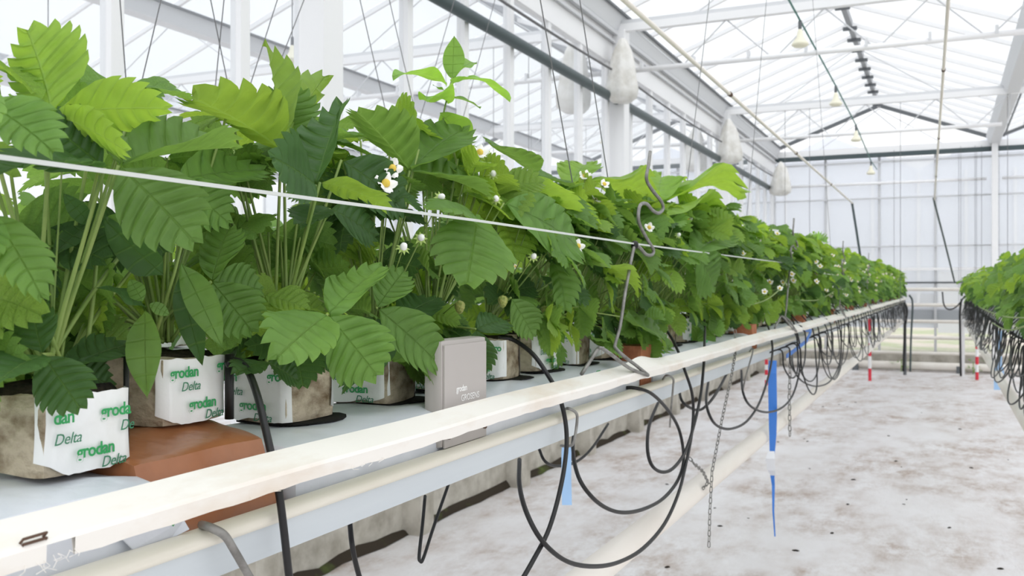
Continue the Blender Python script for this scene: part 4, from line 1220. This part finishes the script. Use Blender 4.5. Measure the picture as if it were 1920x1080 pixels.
HL = [
 (0, 'l', (98, 213, -.60), [(48, 52, -.63, 175, (.15, -1, .25), .15, .3), (316, 206, -.55, 125, (0, -.62, .75), .15, .3), (238, 287, -.53, 90, (.2, -.7, .7), .1, .3)]),
 (0, 'm', (-35, 190, -.575), [(103, 293, -.53, 125, (.1, .62, .8), .3, .6), (-90, 300, -.52, 120, (0, .6, .8), .2, .5)]),
 (0, 'd', (196, 314, -.57), [(78, 222, -.60, 130, (-.1, .85, .45), .15, .3), (-8, 332, -.55, 125, (0, .75, .7), .2, .5)]),
 (0, 'm', (222, 310, -.56), [(440, 280, -.54, 135, (.1, .42, .9), .75, .25), (366, 458, -.512, 150, (.25, .85, .4), .15, .45), (290, 228, -.66, 90, (.1, .7, .6), .2, .3)]),
 (0, 'm', (330, 338, -.63), [(497, 322, -.61, 105, (0, .85, .5), .2, .3), (430, 420, -.60, 90, (0, .85, .5), .2, .3)]),
 (0, 'm', (-15, 400, -.565), [(80, 562, -.53, 90, (.55, .7, .35), .3, .4), (-60, 520, -.55, 90, (.2, .9, .3), .2, .4)]),
 (0, 'd', (80, 665, -.562), [(54, 554, -.57, 80, (.1, .95, .3), .15, .2), (-12, 724, -.545, 105, (0, .9, .5), .15, .4), (152, 768, -.54, 100, (.1, .9, .5), .2, .4)]),
 (0, 'd', (118, 690, -.60), [(240, 648, -.60, 85, (0, .8, .6), .2, .3), (215, 725, -.59, 75, (0, .8, .6), .2, .3)]),
 (1, 'm', (396, 528, -.60), [(432, 424, -.61, 85, (-.2, .9, .3), .2, .3), (492, 545, -.585, 80, (.2, .9, .4), .2, .3), (474, 624, -.57, 95, (.25, .9, .3), .2, .3)]),
 (1, 'l', (340, 395, -.68), [(300, 330, -.70, 90, (0, .8, .5), .2, .3), (420, 400, -.68, 90, (0, .6, .7), .2, .3)]),
 (2, 'l', (527, 280, -.62), [(358, 188, -.595, 140, (-.1, -.30, .95), .45, .25), (497, 84, -.66, 85, (.75, -.6, .2), .55, .2), (612, 140, -.67, 105, (-.3, -.85, .45), .3, .2)]),
 (2, 'd', (592, 347, -.555), [(645, 194, -.58, 110, (-.45, .85, .2), .55, .15), (510, 296, -.55, 125, (.1, .9, .3), .2, .3)]),
 (2, 'l', (600, 342, -.55), [(728, 396, -.515, 85, (.1, -.35, .9), .15, .6)]),
 (2, 'd', (640, 300, -.60), [(758, 400, -.56, 115, (.2, .8, .55), .2, .5)]),
 (2, 'm', (532, 268, -.645), [(548, 163, -.66, 100, (.2, .9, .2), .3, .15), (470, 330, -.63, 80, (-.1, .9, .4), .2, .4)]),
 (2, 'd', (618, 390, -.585), [(704, 445, -.575, 80, (.1, .85, .45), .2, .3), (560, 425, -.58, 75, (-.1, .85, .45), .2, .3)]),
 (2, 'm', (614, 590, -.545), [(518, 674, -.53, 120, (.1, .95, .35), .12, .35), (707, 706, -.52, 125, (.1, .95, .35), .12, .35), (718, 499, -.55, 90, (-.2, .9, .4), .25, .2)]),
 (2, 'd', (500, 678, -.575), [(440, 702, -.57, 60, (0, .7, .7), .2, .3), (556, 714, -.565, 62, (0, .7, .7), .2, .3)]),
 (3, 'm', (768, 320, -.60), [(667, 210, -.61, 115, (-.1, .05, 1), .55, .25), (868, 246, -.595, 120, (.1, .55, .85), .25, .35), (914, 370, -.55, 105, (.2, .35, .95), .45, .35)]),
 (3, 'm', (706, 577, -.558), [(758, 507, -.56, 70, (.1, .9, .3), .25, .2), (827, 690, -.53, 90, (.3, .9, .3), .25, .35)]),
 (3, 'd', (748, 600, -.60), [(820, 560, -.60, 80, (0, .8, .6), .2, .3), (690, 640, -.59, 70, (0, .8, .6), .2, .3), (640, 730, -.58, 60, (.3, .9, .3), .2, .3)]),
 (4, 'm', (893, 407, -.532), [(873, 538, -.513, 140, (.25, .9, .35), .25, .45), (800, 395, -.54, 80, (-.1, .8, .6), .15, .4)]),
 (4, 'm', (945, 380, -.55), [(1088, 474, -.52, 118, (.2, .9, .4), .15, .4)]),
 (4, 'l', (985, 345, -.565), [(1090, 422, -.545, 75, (0, -.35, .95), .25, .4)]),
 (4, 'm', (1000, 326, -.60), [(918, 273, -.61, 95, (0, .5, .85), .2, .4), (1062, 352, -.58, 75, (0, .6, .8), .2, .4)]),
 (4, 'd', (892, 617, -.55), [(905, 703, -.54, 55, (.2, .95, .1), .25, .2), (946, 602, -.55, 60, (.1, .8, .5), .2, .3)]),
 (5, 'm', (1038, 478, -.552), [(1060, 585, -.53, 62, (.5, .8, .2), .3, .3)]),
 (5, 'l', (1105, 483, -.535), [(1192, 553, -.512, 62, (.15, .3, .95), .2, .5)]),
 (5, 'm', (958, 558, -.56), [(1000, 632, -.54, 58, (.2, .9, .3), .2, .3)]),
 (6, 'l', (1072, 348, -.62), [(1218, 374, -.58, 120, (0, -.25, .95), .2, .5), (1100, 312, -.66, 80, (0, .3, .95), .2, .4)]),
 (6, 'm', (1165, 594, -.54), [(1253, 658, -.518, 62, (.2, .75, .6), .2, .4)]),
 (9, 'l', (1234, 373, -.60), [(1388, 384, -.54, 135, (0, -.22, .97), .1, .6), (1240, 335, -.66, 90, (0, .3, .95), .2, .4)]),
 (9, 'l', (1240, 398, -.57), [(1354, 414, -.535, 90, (0, -.15, .97), .2, .5)]),
 (10, 'm', (1303, 474, -.520), [(1337, 538, -.502, 88, (.2, .9, .3), .15, .4), (1362, 448, -.52, 80, (0, .7, .6), .2, .3)]),
]
for (pi_, tone, node, lfs) in HL: ROW[pi_].hero(tone, node, lfs)

def random_leaves(p, n, xmin, xmax, hmin, hmax, lod, front=None, stalk=True, spread=.13, smin=.055, smax=.074):
    for k in range(n):
        h = R.uniform(hmin, hmax)
        az = R.uniform(0, 2 * PI)
        rad = R.uniform(.02, spread) * (1.15 if h < .16 else .9)
        if front is not None and k % 5 < 2: az = front + R.uniform(-.9, .9)
        x = p.c.x + rad * math.cos(az); y = p.c.y + rad * math.sin(az)
        x = max(xmin, min(xmax, x))
        node = Vector((x, y, p.c.z + h))
        out = Vector((math.cos(az), math.sin(az), 0))
        th = R.uniform(.1, .75) + (.5 if h < .14 else 0)
        zax = Vector((0, 0, 1)) * math.cos(th) + out * math.sin(th) + Vector((R.uniform(-.25, .25), R.uniform(-.25, .25), 0))
        yax = out * math.cos(th) - Vector((0, 0, 1)) * math.sin(th)
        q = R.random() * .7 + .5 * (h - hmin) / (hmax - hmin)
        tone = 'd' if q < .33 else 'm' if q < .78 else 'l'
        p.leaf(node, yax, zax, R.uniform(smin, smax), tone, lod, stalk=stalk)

for i, p in enumerate(ROW):
    y = p.c.y
    if i <= 4:
        random_leaves(p, 12, -.88, -.66, .08, .25 if i < 3 else .29, 0, spread=.17)
        if i < 3: random_leaves(p, 5, -.74, -.60, .02, .07, 0, spread=.08, smin=.045, smax=.06)
        else: random_leaves(p, 6, -.72, -.565, -.015, .05, 0, front=0.0, spread=.09, smin=.045, smax=.06)
        if i >= 3: random_leaves(p, 5, -.67, -.605, .16, .235, 0, spread=.12, smin=.06, smax=.08)
        random_leaves(p, 7, -.90, -.68, .0, .12, 0, front=PI, spread=.20, smin=.06, smax=.075)  # extra low back leaves, added to block light and deepen shade inside the plant
        for k in range(5):
            a = R.uniform(0, 6.28); q = p.crown + Vector((.05 * math.cos(a), .07 * math.sin(a), R.uniform(.12, .24)))
            p.stalk(p.crown, q, .0017)
    elif y < 5.0:
        random_leaves(p, 11, -.80, -.592 if y < 2.3 else -.515, .15, .245 if y < 2 else .285, 0, front=0.0, spread=.13, smin=.07, smax=.092)
        random_leaves(p, 3, -.75, -.535, .06, .16, 0, front=0.0, spread=.12, smin=.06, smax=.085)
        random_leaves(p, 5, -.74, -.555, -.02, .05, 0, front=0.0, spread=.10, smin=.05, smax=.07)
        for k in range(7):
            a = R.uniform(-1.4, 1.4); q = p.crown + Vector((.085 * math.cos(a), .10 * math.sin(a), R.uniform(.06, .2)))
            p.stalk(p.crown, q, .0013)
        random_leaves(p, 4, -.88, -.70, .0, .15, 1, front=PI, spread=.2, stalk=False)  # added low leaves at the back, keeping light from the left out
        for k in range(4):
            a = R.uniform(0, 6.28); q = p.crown + Vector((.06 * math.cos(a), .07 * math.sin(a), R.uniform(.10, .2)))
            p.stalk(p.crown, q, .0014)
    else:
        random_leaves(p, 15, -.80, -.50, .0, .30, 1, front=0.0, stalk=False, spread=.15, smin=.06, smax=.08)
# the right row and the row behind
y = 1.7
k = 0
while y < YE - .1:
    p = Plant(.42 + R.uniform(-.01, .01), y, ZSLAB + BH, 'strawberry plant in the right row across the aisle', 'strawberry plants of the right row')
    random_leaves(p, 14 if y < 6 else 11, .16, .70, -.01, .225, 0 if y < 4 else 1, front=PI, stalk=False, spread=.19, smin=.06, smax=.08)
    block(8 + k, p.c.x, y, ZSLAB + .002, 'A', R.uniform(-.1, .1), False, 'growing block in the right plant row', 'blocks right row', hole=False)
    y += .152; k += 1
y = .75
while y < 5.2:
    p = Plant(-1.66 + R.uniform(-.02, .02), y, ZSLAB + BH, 'strawberry plant in the row behind, glimpsed through the near foliage', 'strawberry plants of the row behind')
    random_leaves(p, 13, -1.95, -1.42, .0, .25, 1, front=0.0, stalk=False, spread=.17, smin=.06, smax=.08)
    for q in range(2): p.flower(p.c + Vector((.13 + R.uniform(0, .04), R.uniform(-.07, .07), R.uniform(.05, .2))))
    block(9 + k, p.c.x, y, ZSLAB + .002, 'A', 0, False, 'growing block in the row behind the near one', 'blocks row behind', hole=False)
    y += .152; k += 1
for x0, x1, ya, yb, lab in ((.335, .50, 1.3, YE, 'long white film-wrapped slab of the right plant row'), (-1.735, -1.57, -.5, YE, 'long white film-wrapped slab of the row behind')):
    o = empty('grow_slab', ((x0 + x1) / 2, ya, ZL - .03)); tag(o, lab, 'grow slab')
    soft_box(x0, x1, ya, yb, ZL - .032, ZSLAB, .018, 4, 60, 4, .001, 5).build('film_sleeve', M['film'], o, smooth=True, auto=60)

# flowers, buds and berries where they show
def near_plant(p): return min(ROW, key=lambda q: abs(q.c.y - p.y))
for u, v, X, kd in ((735, 316, -.57, 0), (722, 345, -.57, 0), (899, 287, -.58, 0), (921, 290, -.58, 2), (828, 369, -.55, 2), (757, 462, -.54, 2), (925, 325, -.57, 2), (930, 372, -.55, 2),
                    (1097, 330, -.58, 0), (1132, 346, -.57, 0), (1118, 372, -.57, 0), (1083, 462, -.52, 0), (1001, 480, -.53, 2), (1217, 427, -.53, 0), (1289, 412, -.56, 0), (1273, 440, -.53, 2),
                    (1353, 397, -.56, 0), (1379, 414, -.55, 0), (1405, 470, -.53, 0), (1392, 476, -.53, 0), (1420, 452, -.54, 0), (1446, 428, -.55, 0), (1457, 438, -.55, 0), (1582, 493, -.52, 0), (1572, 500, -.52, 0),
                    (1655, 540, -.5, 0), (862, 566, -.57, 1), (943, 556, -.57, 1), (1022, 575, -.57, 1), (790, 445, -.55, 2), (120, 230, -.62, 0)):
    P_ = W(u, v, X=X); near_plant(P_).flower(P_, None, kd)
for i in range(16, len(ROW)):
    p = ROW[i]
    for k in range(R.choice((1, 2, 2, 3))):
        p.flower(p.c + Vector((R.uniform(.085, .135), R.uniform(-.08, .08), R.uniform(.03, .26))))
# runners hanging out of the far foliage
def runner(pts, label):
    o = MB().tube(smooth_path(pts, 6), .0022, 6).build('runner', M['stem'], origin=pts[0], smooth=True); tag(o, label, 'runner')
runner([W(1395, 575, X=-.54), W(1440, 560, X=-.50), W(1472, 530, X=-.49), W(1470, 512, X=-.52)], 'pale green runner arching out of the near row foliage, left one')
runner([W(1490, 562, X=-.53), W(1530, 563, X=-.50), W(1555, 552, X=-.495), W(1566, 545, X=-.5)], 'pale green runner arching out of the near row foliage, right one')
runner([W(1835, 575, X=.2), W(1870, 590, X=.17), W(1920, 596, X=.17), W(1960, 590, X=.2)], 'pale green runner hanging from the right row, upper one')
runner([W(1860, 605, X=.2), W(1885, 618, X=.17), W(1920, 612, X=.17), W(1960, 590, X=.2)], 'pale green runner hanging from the right row, lower one')

# ------------------------------------------------------------------ willowherb weeds
def weed(base, stem_pts, leaves, label):
    o = empty('willowherb_weed', base); tag(o, label, 'weed')
    pp = smooth_path([base] + stem_pts, 4)
    MB().tube(pp, .0022, 6, r2=.0010).build('stem', M['stem'], o, smooth=True)
    for (bu, bv, bx, tu, tv, tx, wpx, n, fold, droop, tone) in leaves:
        P_, T = W(bu, bv, X=bx), W(tu, tv, X=tx); d = T - P_; dep = P_.x * -SA + P_.y * CA
        nv = Vector((CA, SA, 0)) * n[0] + Vector((SA, -CA, 0)) * n[1] + Vector((0, 0, n[2]))
        mb = MB(); leaflet(mb, Vector((0, 0, 0)), d, nv, d.length * 1.04, wpx / FPX * dep, fold, droop, teeth=7, rows=2, cols=3, pleat=0, seed=R.randrange(999), lance=True)
        place('leaf', mb.mesh('leaf', M['weed_leaf'], True), o, P_ - base, None, None, TONE[tone])
b4 = ROW[4].crown
weed(b4, [W(868, 420, X=-.63), W(855, 300, X=-.62), W(832, 232, X=-.62), W(838, 185, X=-.62), W(848, 145, X=-.62)], [
    (848, 148, -.62, 851, 70, -.625, 42, (.1, -.9, .3), .15, .1, 'w'), (838, 160, -.62, 739, 146, -.60, 42, (0, -.15, 1), .2, .5, 'w'),
    (846, 158, -.62, 956, 190, -.60, 40, (0, .05, 1), .3, .9, 'w'), (850, 148, -.62, 893, 118, -.64, 30, (0, .2, 1), .2, .4, 'w'),
    (838, 184, -.62, 899, 203, -.60, 42, (0, .5, .9), .2, .5, 'm'), (838, 190, -.62, 800, 185, -.58, 62, (-.1, -.6, .8), .2, .3, 'w'),
    (825, 214, -.62, 882, 268, -.60, 62, (.1, -.75, .6), .1, .5, 'w'), (832, 170, -.62, 812, 160, -.62, 12, (0, .5, .8), .1, .2, 'w')],
    'tall willowherb shoot with lance-shaped leaves rising above the near row')
b1 = ROW[1].crown + Vector((.01, -.02, 0))
weed(b1, [W(300, 600, X=-.615), W(330, 500, X=-.60), W(345, 440, X=-.60)], [
    (306, 515, -.60, 198, 412, -.60, 66, (-.2, .9, .35), .2, .3, 'd'), (272, 582, -.585, 276, 740, -.56, 62, (.1, .95, .2), .15, .3, 'm'),
    (340, 493, -.58, 414, 646, -.55, 58, (.3, .9, .2), .25, .3, 'm'), (335, 520, -.60, 378, 680, -.575, 50, (.2, .9, .2), .2, .3, 'd'),
    (275, 575, -.60, 185, 540, -.60, 40, (-.1, .8, .5), .2, .3, 'd'), (280, 570, -.59, 316, 590, -.58, 26, (.1, .8, .5), .1, .3, 'm'),
    (268, 565, -.59, 245, 525, -.60, 34, (0, .9, .4), .1, .3, 'm'), (345, 450, -.60, 320, 395, -.61, 30, (0, .9, .4), .1, .3, 'm')],
    'willowherb weed with long smooth leaves beside the block on the brown wrapped block')
b2 = ROW[0].crown + Vector((.0, .03, 0))
weed(b2, [W(175, 560, X=-.62), W(185, 430, X=-.62), W(192, 330, X=-.62)], [
    (170, 420, -.62, 120, 365, -.62, 34, (0, .9, .4), .2, .3, 'd'), (100, 480, -.62, 165, 420, -.62, 40, (0, .9, .4), .2, .3, 'd'), (185, 440, -.62, 240, 400, -.63, 30, (0, .9, .4), .2, .3, 'm')],
    'slender willowherb weed among the stems of the leftmost plant')
# wispy weed top far along the row
pb = ROW[30].crown
lv = []
for k in range(12):
    a = PI * (k / 11)
    lv.append((1532, 455, -.6, 1532 + 20 * math.cos(a), 455 - 22 * math.sin(a), -.6, 5, (0, .9, .3), .1, .2, 'w'))
weed(pb, [W(1532, 500, X=-.6), W(1532, 450, X=-.6)], lv, 'feathery young weed shoot above the middle of the near row')
# tuft of weeds by the far wall
for u, v in ((1690, 700), (1825, 705)):
    p = W(u, v, Y=14.9); p.z = 0
    o = empty('weed_tuft', p); tag(o, 'green weed tuft on the floor below the far row end, %s one' % ('left' if u < 1700 else 'right'), 'weed')
    for k in range(26):
        a = R.random() * 6.28; rr_ = R.uniform(.02, .14)
        c = Vector((rr_ * math.cos(a), rr_ * math.sin(a), R.uniform(.02, .2)))
        mb = MB(); leaflet(mb, Vector((0, 0, 0)), (math.cos(a), math.sin(a), R.uniform(-.3, .8)), (0, 0, 1), .06, .025, .2, .5, teeth=4, rows=2, cols=2, pleat=0, seed=k, lance=True)
        place('leaf', mb.mesh('leaf', M['weed_leaf'], True), o, c, None, None, TONE['m'])
    MB().tube([p, p + Vector((0, 0, .18))], .006, 5).build('stem', M['stem'], o)
